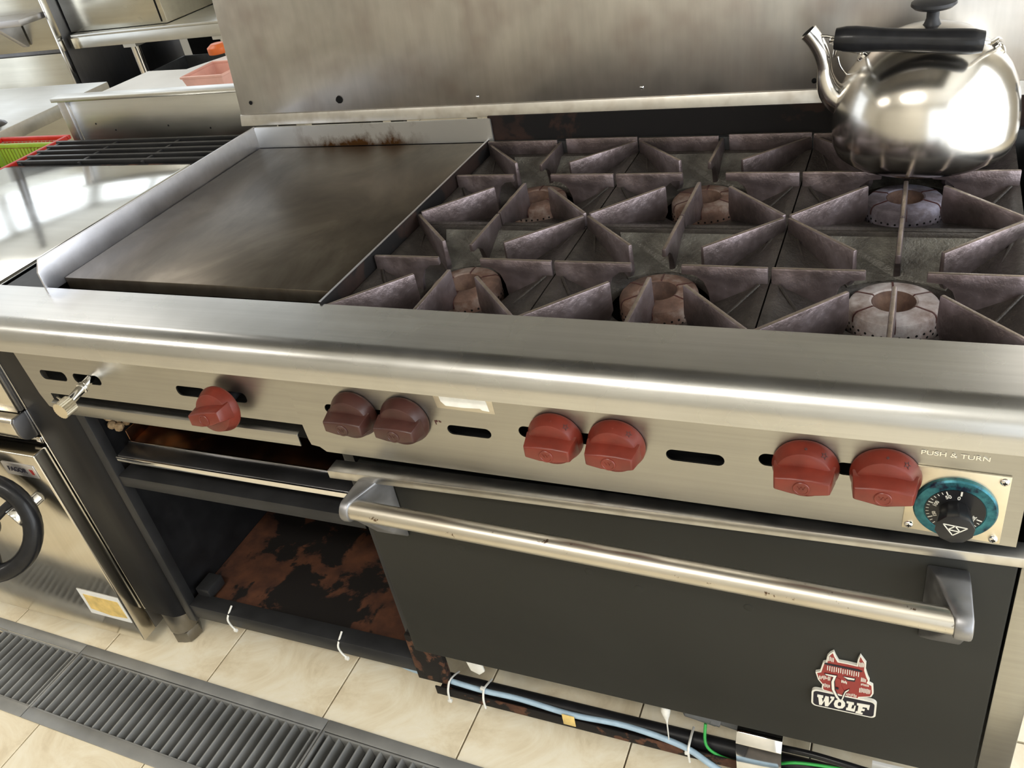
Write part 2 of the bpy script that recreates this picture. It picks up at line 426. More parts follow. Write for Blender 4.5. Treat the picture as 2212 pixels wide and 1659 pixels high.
wall_with_opening('wall_back', 1, R_['y1'], .12, R_['x0'], R_['x1'], -4.3, -2.1, .6, 2.7); window(4, 1, R_['y1'] - .06, -4.3, -2.1, .6, 2.7, 3)
wall_with_opening('wall_left', 0, R_['x0'], -.12, R_['y0'], R_['y1'], -.2, 3.5, .6, 2.7); window(3, 0, R_['x0'] + .06, -.2, 3.5, .6, 2.7, 4)
LAMP_AT = ['over the far left corner behind the camera', 'over the background tables on the left', 'behind the camera on the right', 'near the right back corner']
for i, (x, y) in enumerate(ADDED_LAMPS):
    t_ = thing('added_ceiling_lamp', 'added unseen ceiling lamp ' + LAMP_AT[i], 'lamp', (x, y, H-.07), 'added ceiling lamps')
    obj('housing', MB().box(x-.6, x+.6, y-.16, y+.16, H-.07, H), 'window_frame', t_, .004, world=True)

# extraction hood over the cooking island
hd = thing('extraction_hood', 'steel extraction hood hanging over the range', 'hood', (-.1, .75, 1.98))
hx0, hx1, hy0, hy1, hz = -1.45, 1.25, -.38, 1.20, 1.98
sk = MB()
for a in ((hx0, hx1, hy0, hy0+.02), (hx0, hx1, hy1-.02, hy1), (hx0, hx0+.02, hy0+.02, hy1-.02), (hx1-.02, hx1, hy0+.02, hy1-.02)): sk.box(*a, hz, hz+.42)
obj('skirt', sk, 'appliance_steel', hd, .002, world=True)
obj('roof', MB().box(hx0, hx1, hy0, hy1, hz+.42, hz+.44), 'side_steel', hd, world=True)
obj('duct', MB().box(-.5, .3, .4, 1.0, hz+.44, H), 'appliance_steel', hd, world=True)
for i in range(8):
    x = hx0 + .06 + i*.32
    obj('filter', MB().box(x, x+.30, hy0+.25, hy1-.25, hz+.30, hz+.33), 'side_steel', hd, .004, world=True)

# ================================================================== floor drain
def drain(x0, x1, label):
    cyc = (DY0+DY1)/2
    t_ = thing('drain_grate', label, 'drain grate', ((x0+x1)/2, cyc, 0), 'grey drain gratings in the floor channel')
    ya, yb = cyc - .098, cyc + .098
    fr = MB().box(x0, x1, yb-.024, yb, .0008, .004).box(x0, x1, ya, ya+.026, .0008, .004)
    fr.box(x0, x0+.004, ya+.026, yb-.024, -.02, .004).box(x1-.004, x1, ya+.026, yb-.024, -.02, .004)
    fr.box(x0, x1, yb-.0285, yb-.0245, -.03, .0008).box(x0, x1, ya+.0265, ya+.0305, -.03, .0008)
    obj('frame', fr, 'drain_steel', t_, .0006, world=True)
    n = int((x1-x0-.02)/.0232); me = None
    L = (yb-.0287) - (ya+.0307)
    for i in range(n):
        x = x0 + .016 + i * (x1-x0-.032)/(n-1)
        if me is None:
            prof = [(-.0016, 0), (.0016, 0), (.0060, -.026), (.0030, -.026)]
            me = mesh_from('slat', MB().prism(prof, 1, -L/2, L/2), .0006, 30, 1); me.materials.append(MATS['drain_steel'])
        o = bpy.data.objects.new('slat', me); COL.objects.link(o); o.parent = t_
        o.location = (x - (x0+x1)/2, (ya+yb)/2 + .001 - cyc, .0015)
    t_.rotation_euler = (0, 0, math.radians(-1.3)); t_.location.y = cyc - math.tan(math.radians(1.3)) * ((x0+x1)/2 + .62)
drain(-1.545, -.872, 'grey slatted drain grating in the floor, leftmost, below the hand wheel')
drain(-.870, -.197, 'grey slatted drain grating in the floor, middle one, in front of the open cabinet')
drain(-.195, .478, 'grey slatted drain grating in the floor, rightmost, at the bottom edge of the photo')
obj('drain_channel', MB().box(-1.6, .55, DY1, DY0, -.084, -.075), 'black_paint', floor, world=True)

# ================================================================== the range
XL, XR = -0.695, 0.955
rng = thing('gas_range', 'wide stainless steel restaurant gas range with griddle, red knobs and black oven door', 'range', (0.15, .25, 0))
# --- body shell
body = MB()
body.box(XL+.004, XL+.02, -.02, .64, -.78, -.02)                   # left side
body.box(XR-.02, XR, -.06, .64, -.78, -.02)                        # right side
body.box(XL+.02, XR-.02, .625, .64, -.78, .0)                      # rear
body.box(-.008, .012, -.055, .62, -.77, -.20)                      # wall between cabinet and oven
obj('body', body, 'black_frame', rng, .001)
obj('side_stile', MB().box(.917, XR, -.098, -.06, -.66, -.225), 'panel_steel', rng, .002, label='pale steel stile at the right of the oven door')
obj('deck', MB().box(-.003, XR, .004, .624, -.125, -.11).box(XL+.02, -.57, .005, .62, -.012, -.002).box(XL+.02, -.003, .005, .62, -.20, -.19), 'black_paint', rng)
# front ledge with bullnose
prof = [(.004, 0), (-.086, 0)]
for i in range(1, 13):
    a = PI/2 + (PI/2) * i/12; prof.append((-.086 + .034*math.cos(a), -.034 + .034*math.sin(a)))
prof += [(-.120, -.050), (-.117, -.052), (-.100, -.052), (-.100, -.040), (.004, -.030)]
obj('landing_ledge', MB().prism(prof, 0, XL-.01, XR+.03), 'ledge_steel', rng, 0, 30, label='stainless front ledge with rounded bullnose')
# control panels
left_outer = [(-.583, -.050), (-.006, -.050), (-.006, -.146), (-.545, -.146), (-.545, -.185), (-.568, -.176), (-.575, -.15)]
left_holes = [stadium(-.543, -.483, -.116, -.097, .008), stadium(-.466, -.405, -.116, -.097, .008), stadium(-.244, -.184, -.117, -.098, .008), stadium(-.168, -.108, -.117, -.098, .008)]
mb = move(curve_plate(left_outer, left_holes, .0025), 0, -.0985, 0)
cp1 = obj('griddle_control_panel', mb, 'panel_steel', rng, 0, 30)
obj('panel_lip', MB().prism([(-.100, -.158), (-.108, -.160), (-.108, -.182), (-.1055, -.182), (-.1055, -.162), (-.100, -.160)], 0, -.545, -.03), 'panel_steel', cp1, .0008)
right_outer = [(-.022, -.050), (.907, -.050), (.907, -.190), (.010, -.190), (.0, -.182), (-.014, -.180), (-.016, -.17)]
KN = [(.087, 0), (.168, 0), (.387, 1), (.467, 1), (.688, 1), (.771, 1)]
KZ = -.107
right_holes = [stadium(.229, .294, -.126, -.110), stadium(.527, .597, -.125, -.108)]
for kx, _ in KN: right_holes.append(stadium(kx-.052, kx+.014, -.119+.003, -.119+.021))
mb = move(curve_plate(right_outer, right_holes, .0025), 0, -.1020, 0)
cp2 = obj('burner_control_panel', mb, 'panel_steel', rng, 0, 30)
obj('panel_backing', MB().box(-.56, .905, -.080, -.075, -.19, -.055), 'blackness', rng)
# worn label and stain on the burner panel
obj('worn_label', move(curve_plate([(.228, -.0585), (.262, -.0575), (.294, -.0585), (.297, -.066), (.299, -.080), (.289, -.079), (.286, -.0765), (.262, -.078), (.236, -.0775), (.230, -.071)], [], .0004), 0, -.1036, 0), 'white_plastic', cp2, smooth=0, label='worn white paper label without readable print')
obj('label_backing', move(curve_plate([(.219, -.0565), (.305, -.0565), (.3065, -.0835), (.2225, -.0825)], [], .0002), 0, -.1034, 0), 'handle_steel', cp2, smooth=0)
for pts in ([(.212, -.105), (.217, -.104), (.2175, -.107), (.2145, -.108), (.2145, -.112), (.213, -.112)], [(.2185, -.104), (.2225, -.1055), (.222, -.108), (.2185, -.107)]):
    obj('stain', move(curve_plate(pts, [], .0002), 0, -.1034, 0), 'print_dark', cp2, smooth=0)
# stamped words
mb = text_mb('PUSH & TURN', .0105, .0005, 0, 0); mb.v = [(x*1.0, y, z*.8) for x, y, z in mb.v]
obj('stamped_words', move(mb, .836, -.1037, -.0715, math.radians(-.8)), 'chrome', cp2, smooth=0, label='stamped words PUSH & TURN')

# knobs
def knob(x, z, mat, yb=-.104, tilt=0.0, lean=0.0):
    c = Vector((x, 0, z))
    sk = MB().lathe([(.0, 0), (.036, 0), (.0368, .003), (.0362, .006), (.0305, .019), (.028, .0205), (.0, .0205)], (0, 0, 0), (0, -1, 0), 40)
    # grip: wide bar, swelling in the middle, tapering outwards
    g = MB()
    def sec(y, w, h0, hm): return [(-w, y, -h0), (-w*.35, y, -hm), (w*.35, y, -hm), (w, y, -h0), (w, y, h0), (w*.35, y, h0*1.25), (-w*.35, y, h0*1.25), (-w, y, h0)]
    secs = [sec(-.012, .0335, .0125, .0155), sec(-.036, .0300, .0085, .0125), sec(-.0385, .0285, .0072, .0112)]
    vs = [p for s_ in secs for p in s_]; fs = [tuple(range(8)), tuple(range(23, 15, -1))]
    for i in range(2):
        for j in range(8): fs.append((i*8+j, i*8+(j+1) % 8, (i+1)*8+(j+1) % 8, (i+1)*8+j))
    g.add(vs, fs)
    bs = MB().lathe([(0, .030), (.0092, .030), (.0092, .0393), (.0085, .0400), (.0072, .0400), (.0068, .0394), (0, .0394)], (0, 0, -.002), (0, -1, 0), 24)
    Mx = Matrix.Translation(Vector((x, yb, z))) @ Matrix.Rotation(lean, 4, 'X') @ Matrix.Rotation(tilt, 4, 'Y')
    k = obj('knob', sk.xf(Mx), mat, rng, 0, 32)
    obj('grip', g.xf(Mx), mat, k, .0012, 30)
    obj('boss', bs.xf(Mx), mat, k, 0, 30)
    if abs(tilt) < .01:
        wl = text_mb('W', .0085, .0006); obj('boss_letter', move(wl, 0, -.0397, -.002).xf(Mx), mat, k, smooth=0)
        if mat == 'knob_red':
            st = []
            for i in range(10):
                a = PI/2 + i*PI/5; r = .0046 if i % 2 == 0 else .0021; st.append((r*math.cos(a), r*math.sin(a)))
            sti = [(p[0]*.62, p[1]*.62) for p in st]
            mk = curve_plate(st, [sti], .0003)
            al = math.radians(38); # sits on the cone of the skirt, upper right
            cone = math.atan2(.0057, .013)
            mk.xf(Matrix.Rotation(-(PI/2 - cone), 4, 'X'))
            # place on the cone at the top, then turn about the knob axis
            mk.v = [(a_, b_ - .0125, c_ + .0336) for a_, b_, c_ in mk.v]
            mk.xf(Matrix.Rotation(al, 4, 'Y'))
            obj('star_mark', mk.xf(Mx), 'print_dark', k, smooth=0)
            dm = MB().lathe([(0, -.0002), (.0017, -.0002), (.0014, .0006), (0, .0006)], (0, -.0125, .0335), (0, -math.sin(cone), math.cos(cone)), 12)
            obj('dot_mark', dm.xf(Matrix.Rotation(math.radians(2), 4, 'Y')).xf(Mx), 'print_dark' if x > .6 else mat, k)
    return k
for kx, kind in KN:
    knob(kx, KZ, 'knob_red' if kind else 'knob_brown')
gk = knob(-.146, -.116, 'knob_red', -.118, math.radians(-12), math.radians(-10))
obj('valve_stem', MB().tube([(-.140, -.072, -.108), (-.146, -.12, -.116)], .009, 14), 'black_plastic', rng, 0)
# loose valve shaft with knurled nut, left
vs_ = obj('bare_valve_stem', MB().tube([(-.428, -.07, -.100), (-.428, -.150, -.114)], .0075, 14), 'chrome', rng, 0, 40, label='bare chrome valve stem without its knob')
kn = MB()
prof = []
for i in range(48):
    a = 2*PI*i/48; r = .0145 if i % 2 else .0132; prof.append((r*math.cos(a), r*math.sin(a)))
kn.prism(prof, 1, -.172, -.150)
kn.xf(Matrix.Translation((-.428, 0, -.117)))
obj('knurled_nut', kn, 'plate_gold_steel', vs_, 0, 20)
obj('lock_ring', MB().lathe([(0, 0), (.010, 0), (.010, .007), (0, .007)], (-.428, -.115, -.108), (0, -1, -.17), 12), 'chrome', vs_, .001)
obj('split_pin', MB().add([(-.455, -.15, -.108), (-.432, -.152, -.115), (-.434, -.153, -.122), (-.455, -.148, -.108), (-.432, -.149, -.115), (-.434, -.15, -.122)], [(0,1,2),(5,4,3),(0,3,4,1),(1,4,5,2),(2,5,3,0)]), 'chrome', vs_)

# thermostat
TXc, TZc = .8425, -.1400
tp = obj('thermostat_plate', MB().prism([(.7955, -.0885), (.8905, -.0905), (.8905, -.186), (.7925, -.1805)], 1, -.1060, -.1034), 'plate_gold_steel', rng, .0006, label='pale gold steel plate around the oven thermostat')
for sx, sz in ((.8005, -.0950), (.8845, -.0975), (.8835, -.1795), (.7995, -.1740)):
    sc = obj('screw', MB().lathe([(0, 0), (.0048, 0), (.0044, .0016), (.0028, .0028), (0, .0032)], (sx, -.106, sz), (0, -1, 0), 16), 'chrome', tp, 0, 60)
    obj('screw_slot', MB().box(sx-.0022, sx+.0022, -.1097, -.1088, sz-.0005, sz+.0005).box(sx-.0005, sx+.0005, -.1097, -.1088, sz-.0022, sz+.0022), 'blackness', sc)
dl = obj('thermostat_dial', MB().lathe([(0, 0), (.0412, 0), (.0412, .0045), (.0395, .0065), (.0305, .0072), (.0300, .0066), (0, .0066)], (TXc, -.106, TZc), (0, -1, 0), 56), 'dial_teal', rng, 0, 35, label='teal ringed black thermostat dial')
obj('dial_face', MB().lathe([(0, 0), (.0298, 0), (.0295, .0012), (0, .0012)], (TXc, -.1120, TZc), (0, -1, 0), 48), 'black_plastic', dl, 0, 35)
oct_ = [(.0195*math.cos(2*PI*i/10 + .2), .0195*math.sin(2*PI*i/10 + .2)) for i in range(10)]
kb = MB(); kb.add([(TXc + p[0]*.78, -.113, TZc + p[1]*.78) for p in oct_] + [(TXc + p[0], -.142, TZc + p[1]) for p in oct_],
    [tuple(range(10)), tuple(range(19, 9, -1))] + [(i, i+10, (i+1) % 10 + 10, (i+1) % 10) for i in range(10)])
dk = obj('dial_knob', kb, 'black_plastic', dl, .001, 25)
tri = [(-.0115, .0060), (.0115, .0035), (-.0015, -.0085)]
def line2(a, b, w): 
    d = Vector((b[0]-a[0], b[1]-a[1])); n = Vector((-d.y, d.x)).normalized()*w/2
    return [(a[0]+n.x, a[1]+n.y), (b[0]+n.x, b[1]+n.y), (b[0]-n.x, b[1]-n.y), (a[0]-n.x, a[1]-n.y)]
lg = MB()
mid01 = (0.0, .00475); mid12 = (.005, -.0025); mid20 = (-.0065, -.00125)
for a, b in ((tri[0], tri[1]), (tri[1], tri[2]), (tri[2], tri[0]), (mid01, mid12), (mid12, mid20), (mid20, mid01)):
    lg.prism([(TXc + p[0]*1.0, TZc + .001 + p[1]) for p in line2(a, b, .0010)], 1, -.1426, -.1419)
obj('triangle_logo', lg, 'print_white', dl, smooth=0, label='small white triangle logo')
tk = MB()
for i in range(15):
    a = math.radians(112 + i * 9.5); big = i % 5 == 0
    p = line2((.0285*math.cos(a), .0285*math.sin(a)), ((.0235 if big else .0255)*math.cos(a), (.0235 if big else .0255)*math.sin(a)), .0011 if big else .0006)
    tk.prism([(TXc + q[0], TZc + q[1]) for q in p], 1, -.1136, -.1131)
for i in range(9):
    a = math.radians(-20 - i * 9.5); big = i % 5 == 0
    p = line2((.0285*math.cos(a), .0285*math.sin(a)), ((.0230 if big else .0255)*math.cos(a), (.0230 if big else .0255)*math.sin(a)), .0012 if big else .0006)
    tk.prism([(TXc + q[0], TZc + q[1]) for q in p], 1, -.1136, -.1131)
p = line2((.004, .0285), (.0038, .0225), .0018); tk.prism([(TXc + q[0], TZc + q[1]) for q in p], 1, -.1136, -.1131)
obj('dial_ticks', tk, 'print_white', dl, smooth=0)['kind'] = 'stuff'
for s_, a, r, sz in (('50', 113, .0205, .0062), ('100', 158, .0205, .0056), ('150', 200, .0205, .005), ('0', 84, .0190, .0062), ('300', -22, .0195, .0058)):
    ar = math.radians(a)
    obj('dial_number', move(text_mb(s_, sz, .0004, 0, .0001), TXc + r*math.cos(ar), -.1134, TZc + r*math.sin(ar), ar - PI/2), 'print_white', dl, smooth=0)

# --- griddle
gr = obj('griddle', MB().box(-.565, -.006, .040, .632, -.022, 0), 'griddle_iron', rng, .0012, label='dark seasoned griddle plate')
obj('left_guard', MB().prism([(.000, -.01), (.000, .030), (.012, .050), (.637, .046), (.637, -.01)], 0, -.571, -.5665), 'guard_steel', gr, .001)
rg = MB().prism(stadium(-.5665, .008, -.01, .0455, .004, 4), 1, .6325, .637)
obj('rear_guard', rg, 'guard_burnt_steel', gr, 0, 35)
obj('side_strip', MB().box(-.005, -.0015, .003, .637, -.055, .0035), 'back_rust', gr, .0008)
obj('strip_edge', MB().box(-.0052, -.0014, .003, .637, .0036, .0044), 'guard_steel', gr)
obj('front_trough', MB().box(-.565, -.006, .0045, .0395, -.045, -.030), 'black_paint', gr)
obj('trough_edge', MB().box(-.545, -.008, .0045, .010, -.03, -.006), 'guard_steel', gr, .0005)

# --- rear riser / splash, leaning slightly back
LEAN = .125
def sy(z): return .652 + (z - .062) * LEAN
bs = MB().add([(-.606, sy(.066), .066), (XR+.02, sy(.066), .066), (XR+.02, sy(.40), .40), (-.606, sy(.40), .40),
               (-.606, sy(.066)+.012, .066), (XR+.02, sy(.066)+.012, .066), (XR+.02, sy(.40)+.012, .40), (-.606, sy(.40)+.012, .40)],
              [(0,1,2,3),(7,6,5,4),(0,4,5,1),(1,5,6,2),(2,6,7,3),(3,7,4,0)])
sp_ = obj('backsplash', bs, 'splash_steel', rng, .001, label='tall dull stainless splash panel')
fprof = [(.6535, .0690), (.6505, .0680), (.6435, .0460), (.6455, .0450), (.6530, .0640)]
obj('splash_flange', MB().prism(fprof, 0, -.608, XR+.02), 'flange_steel', sp_, .0005, 30)
def on_splash(x, z, r, dark, nm):
    c = (x, sy(z)-.0004, z); mbx = MB().lathe([(0, 0), (r, 0), (r*.8, .0012), (0, .002)], c, (0, -1, LEAN), 10)
    obj(nm, mbx, 'blackness' if dark else 'chrome', sp_, 0, 60)
for x, z, r, d, nm in ((-.572, .093, .0045, 1, 'screw'), (-.02, .083, .0035, 0, 'screw'), (.31, .085, .0040, 0, 'screw'), (.606, .082, .0045, 1, 'screw')):
    on_splash(x, z, r, d, nm)
hole = [(.0085*random.uniform(.75, 1.1)*math.cos(a), .0095*random.uniform(.75, 1.1)*math.sin(a)) for a in [2*PI*i/14 for i in range(14)]]
obj('burnt_hole', MB().prism([(-.340 + p[0], .090 + p[1]) for p in hole], 1, sy(.09)-.0009, sy(.09)+.0001), 'blackness', sp_, smooth=0)
obj('back_plate', MB().box(-.0, XR, .640, .644, -.10, .048), 'back_rust', rng, label='rusty black plate behind the burners')
obj('rear_rail', MB().box(.0, XR, .627, .639, -.06, -.012), 'black_paint', rng, .001)

# --- burners
def tube_wall(prof, c, n=36, t=.0006):
    # thin-walled funnel lining
    ring = [(r, h) for r, h in prof] + [(r-t, h) for r, h in reversed(prof)]
    vs = [(c[0] + r*math.cos(2*PI*k/n), c[1] + r*math.sin(2*PI*k/n), c[2] + h) for r, h in ring for k in range(n)]; m_ = len(ring)
    return vs, [(i*n+k, i*n+(k+1) % n, ((i+1) % m_)*n+(k+1) % n, ((i+1) % m_)*n+k) for i in range(m_) for k in range(n)]
PX, PY = .3048, .313
def burner(cx, cy, mat):
    z0 = -.078
    b = obj('burner', MB().lathe([(.020, 0), (.0560, 0), (.0565, .004), (.0555, .0270), (.0540, .0310), (.0515, .0335), (.0490, .0345), (.0290, .0365), (.0265, .0350), (.0205, .0170), (.0170, .0060)], (cx, cy, z0), (0, 0, 1), 48), mat, rng, 0, 24, label={'burner_rusty': 'rusty cast-iron ring burner', 'burner_pale': 'pale scaled ring burner', 'burner_grey': 'grey ring burner below the kettle'}[mat])
    ports = MB()
    for row, (zz, off) in enumerate(((.0085, 0), (.0150, .5))):
        for i in range(34):
            a = 2*PI*(i+off)/34; d = Vector((math.cos(a), math.sin(a), 0))
            ports.lathe([(0, 0), (.0017, 0), (.0017, .0006), (0, .0006)], Vector((cx, cy, z0+zz)) + d*(.0562 - zz*.03), d, 7)
    pr_ = obj('ports', ports, 'blackness', b, smooth=0); pr_['kind'] = 'stuff'
    for i in range(6):
        gv = MB()
        a = 2*PI*(i+.5)/6 + .08; d = Vector((math.cos(a), math.sin(a), 0)); n = Vector((-d.y, d.x, 0))*.0011
        c = Vector((cx, cy, z0))
        q = [(.0268, .0356), (.0290, .0368), (.0490, .0348), (.0516, .0338), (.0542, .0312), (.0557, .0270), (.0560, .021)]
        for (r0, h0), (r1, h1) in zip(q, q[1:]):
            e = Vector((0, 0, .0003)) + d*.0002
            p0, p1 = c + d*r0 + Vector((0, 0, h0)) + e, c + d*r1 + Vector((0, 0, h1)) + e
            dn = Vector((0, 0, -.0015)) - d*.001
            gv.add([p0-n, p0+n, p1+n, p1-n, p0-n+dn, p0+n+dn, p1+n+dn, p1-n+dn], [(0,1,2,3),(7,6,5,4),(0,4,5,1),(1,5,6,2),(2,6,7,3),(3,7,4,0)])
        obj('groove', gv, 'print_dark', b, smooth=0)
    obj('throat', MB().add(*tube_wall([(.0266, .0352), (.0204, .0172), (.0169, .0064)], (cx, cy, z0))), 'burner_throat', b, 0, 40)
    obj('venturi', MB().lathe([(0, 0), (.0165, 0), (.0165, .0405), (0, .0405)], (cx, cy, z0-.032), (0, 0, 1), 20), 'blackness', b)
for i in range(3):
    for j in range(2): burner(PX*(i+.5), PY*(j+.5), {(2, 0): 'burner_pale', (2, 1): 'burner_grey'}.get((i, j), 'burner_rusty'))

# --- grates: six separate castings, shared meshes
HX, HY = PX/2 - .0011, PY/2 - .0011
ZE, ZB, RB = -.023, -.060, .071
def grate_meshes():
    n = 64; rings = []
    def sq(hx, hy, z):
        out = []
        for k in range(n):
            a = 2*PI*k/n + PI/n*0; c, s_ = math.cos(a), math.sin(a)
            # square sampled so that corners are hit
            q = max(abs(c)/1.0, abs(s_)/1.0); out.append((hx*c/q, hy*s_/q, z))
        return out
    def ci(r, z): return [(r*math.cos(2*PI*k/n), r*math.sin(2*PI*k/n), z) for k in range(n)]
    rings = [sq(HX, HY, ZE-.024), sq(HX, HY, ZE), sq(HX-.010, HY-.010, ZE), sq(HX-.014, HY-.014, ZE-.003), ci(RB+.004, ZB+.003), ci(RB, ZB-.002), ci(RB, ZB-.008), ci(RB+.008, ZB-.006), sq(HX-.016, HY-.016, ZE-.024)]
    vs = [v for r in rings for v in r]; fs = []
    for i in range(len(rings)):
        i2 = (i+1) % len(rings)
        for k in range(n): fs.append((i*n+k, i*n+(k+1) % n, i2*n+(k+1) % n, i2*n+k))
    bowl = mesh_from('bowl', MB().add(vs, fs), 0, 40); bowl.materials.append(MATS['bowl_iron'])
    def zb(r, ro): return ZE - .001 + (ZB - ZE) * min(1, max(0, (ro - r)/(ro - RB)))
    fins = {}
    def fin(key, ang, ro, ri, under):
        t0, t1 = .0031, .0046
        if under: pr_ = [(ro, -.0005), (ri, 0), (ri, -.013), (ri+.018, -.0145), (ri+.030, -.024), (ri+.036, -.040), (ri+.038, ZB+.001), (ro, ZE-.002)]
        else: pr_ = [(ro, -.0015 if ro > .18 else -.0005), (ri, 0), (ri, -.044), (ri+.010, ZB+.0), (ro, ZE-.002)]
        mb = MB(); k = len(pr_)
        def th(z): return t0 + (t1-t0) * min(1, -z/.05)
        vs = [(r, -th(z), z) for r, z in pr_] + [(r, th(z), z) for r, z in pr_]
        mb.add(vs, [tuple(range(k)), tuple(range(2*k-1, k-1, -1))] + [(a, a+k, (a+1) % k + k, (a+1) % k) for a in range(k)])
        mb.xf(Matrix.Rotation(ang, 4, 'Z'))
        me = mesh_from('fin', mb, .0016, 40); me.materials.append(MATS['grate_iron']); fins[key] = me
    dg = math.hypot(HX, HY) - .004; da = math.atan2(HY, HX)
    for k, a in enumerate((da, PI-da, PI+da, -da)): fin('d%d' % k, a, dg, .074, False)
    fin('e', 0, HX-.001, .035, True); fin('w', PI, HX-.001, .035, True)
    fin('n', PI/2, HY-.001, .043, True); fin('s', -PI/2, HY-.001, .036, False)
    lip = mesh_from('rear_lip', MB().box(-HX, -.006, HY-.005, HY, ZE, .004).box(.012, HX, HY-.005, HY, ZE, .006), .0012, 40); lip.materials.append(MATS['grate_iron'])
    ribs = []
    for sx in (-1, 1):
        for a, b in (((HX-.016, HY-.018, ZE-.004), (.098, .004, -.049)), ((HX-.012, -.006, ZE-.001), (.088, -.082, -.051))):
            me = mesh_from('rib', MB().tube([(sx*a[0], a[1], a[2]), (sx*b[0], b[1], b[2])], .0028, 8), 0, 50); me.materials.append(MATS['bowl_iron']); ribs.append(me)
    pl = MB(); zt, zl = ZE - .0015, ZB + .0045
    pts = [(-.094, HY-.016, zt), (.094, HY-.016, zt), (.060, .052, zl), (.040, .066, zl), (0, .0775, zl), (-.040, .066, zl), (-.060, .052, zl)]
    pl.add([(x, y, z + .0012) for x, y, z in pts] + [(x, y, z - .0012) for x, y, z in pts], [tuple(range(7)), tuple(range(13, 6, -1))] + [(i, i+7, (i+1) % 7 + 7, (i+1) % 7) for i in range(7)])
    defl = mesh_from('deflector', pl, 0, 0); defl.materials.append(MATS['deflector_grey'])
    return bowl, fins, lip, ribs, defl
BOWL, FINS, LIP, RIBS, DEFL = grate_meshes()
GL = {(0,0): 'front grate next to the griddle', (1,0): 'front middle grate', (2,0): 'front right grate over the pale burner',
      (0,1): 'rear grate next to the griddle', (1,1): 'rear middle grate', (2,1): 'rear grate under the kettle'}
for (i, j), s_ in GL.items():
    cx, cy = PX*(i+.5), PY*(j+.5)
    g = thing('burner_grate', 'cast-iron eight-finned bowl grate, ' + s_, 'grate', (cx, cy, T + ZB - .008), 'six cast-iron burner grates')
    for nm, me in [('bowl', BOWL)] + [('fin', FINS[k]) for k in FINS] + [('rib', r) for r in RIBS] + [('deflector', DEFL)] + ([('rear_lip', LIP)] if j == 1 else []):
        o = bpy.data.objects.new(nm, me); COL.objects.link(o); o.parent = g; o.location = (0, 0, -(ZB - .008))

# --- open cabinet below the griddle
cab = MB()
cabx0, cabx1, caby = -.556, -.010, -.058
obj('corner_post', MB().prism([(XL, -.01), (XL, -.045)] + [(XL+.012 + .012*math.cos(a), -.045 - .012 + .012 + .012*math.sin(a) - .012) for a in [PI + PI/2*k/6 for k in range(7)]] + [(-.63, -.0705)] + [(-.618 + .040*math.sin(PI/2*k/8), -.0705 + .045*(1-math.cos(PI/2*k/8))) for k in range(1, 9)] + [(-.578, -.01)], 2, -.775, -.055), 'post_steel', rng, 0, 40, label='dark steel corner post')
obj('post_edge', MB().box(XL-.003, XL+.002, -.0665, -.0625, -.775, -.055), 'chrome', rng, .0006)
obj('cabinet_stile', MB().box(-.5775, cabx0, caby-.002, caby+.02, -.785, -.19), 'black_frame', rng, .0012)
inn = MB()
inn.box(-.574, -.570, -.035, .61, -.76, -.20).box(-.57, -.008, .60, .61, -.76, -.20)
obj('cabinet_lining', inn, 'black_paint', rng)
obj('cabinet_floor', MB().box(-.568, -.009, -.030, .598, -.752, -.746), 'shelf_rust', rng, smooth=0, label='rust-flaked cabinet bottom')
def rail(nm, z0, z1, dep, mat='black_frame'):
    return obj(nm, MB().prism([(caby, z0), (caby, z1), (caby+dep, z1+.001), (caby+dep, z1-.004), (caby+.004, z1-.005), (caby+.004, z0)], 0, cabx0, cabx1), mat, rng, .0008)
rail('middle_rail', -.397, -.372, .045); lr = rail('bottom_rail', -.772, -.735, .034)
obj('rail_block', MB().box(-.555, -.520, -.028, .02, -.742, -.715), 'black_frame', rng, .003)
obj('cabinet_ledge', MB().box(-.556, -.010, -.012, -.008, -.372, -.335), 'black_paint', rng)
for x in (-.49, -.30, -.045):
    obj('screw', MB().lathe([(0, 0), (.005, 0), (.004, .002), (0, .003)], (x, -.0123, -.352), (0, -1, 0), 12), 'chrome', rng, 0, 60)
# drip tray
tr = obj('drip_tray', MB().box(-.520, -.010, -.0255, .55, -.314, -.311), 'tray_glow_steel', rng, .0005, label='drip tray under the griddle with an orange glow painted in')
obj('tray_slope', MB().prism([(-.026, -.3085), (-.060, -.3135), (-.060, -.3165), (-.026, -.3120)], 0, -.522, -.008), 'side_steel', tr, .0005)
obj('tray_lip', MB().box(-.524, -.006, -.0640, -.0600, -.3255, -.3145), 'chrome', tr, .0006)
obj('tray_rim', MB().box(-.522, -.008, -.0275, -.0245, -.3110, -.3065), 'chrome', tr, .0005)
obj('tray_side', MB().box(-.522, -.519, -.024, .55, -.311, -.285), 'tray_glow_steel', tr, .0005)
ins = MB()
for i in range(16):
    x, y, z = -.555 + random.uniform(0, .018), random.uniform(-.02, .05), random.uniform(-.29, -.21); r = random.uniform(.008, .016)
    ins.lathe([(0, -r), (r*.7, -r*.7), (r, 0), (r*.7, r*.7), (0, r)], (x, y, z), (random.random(), random.random(), 1), 7)
obj('insulation', ins, 'insulation', rng, label='crumbling brown insulation')
obj('griddle_underside', MB().box(-.56, -.01, .04, .6, -.185, -.16), 'shelf_rust', rng)
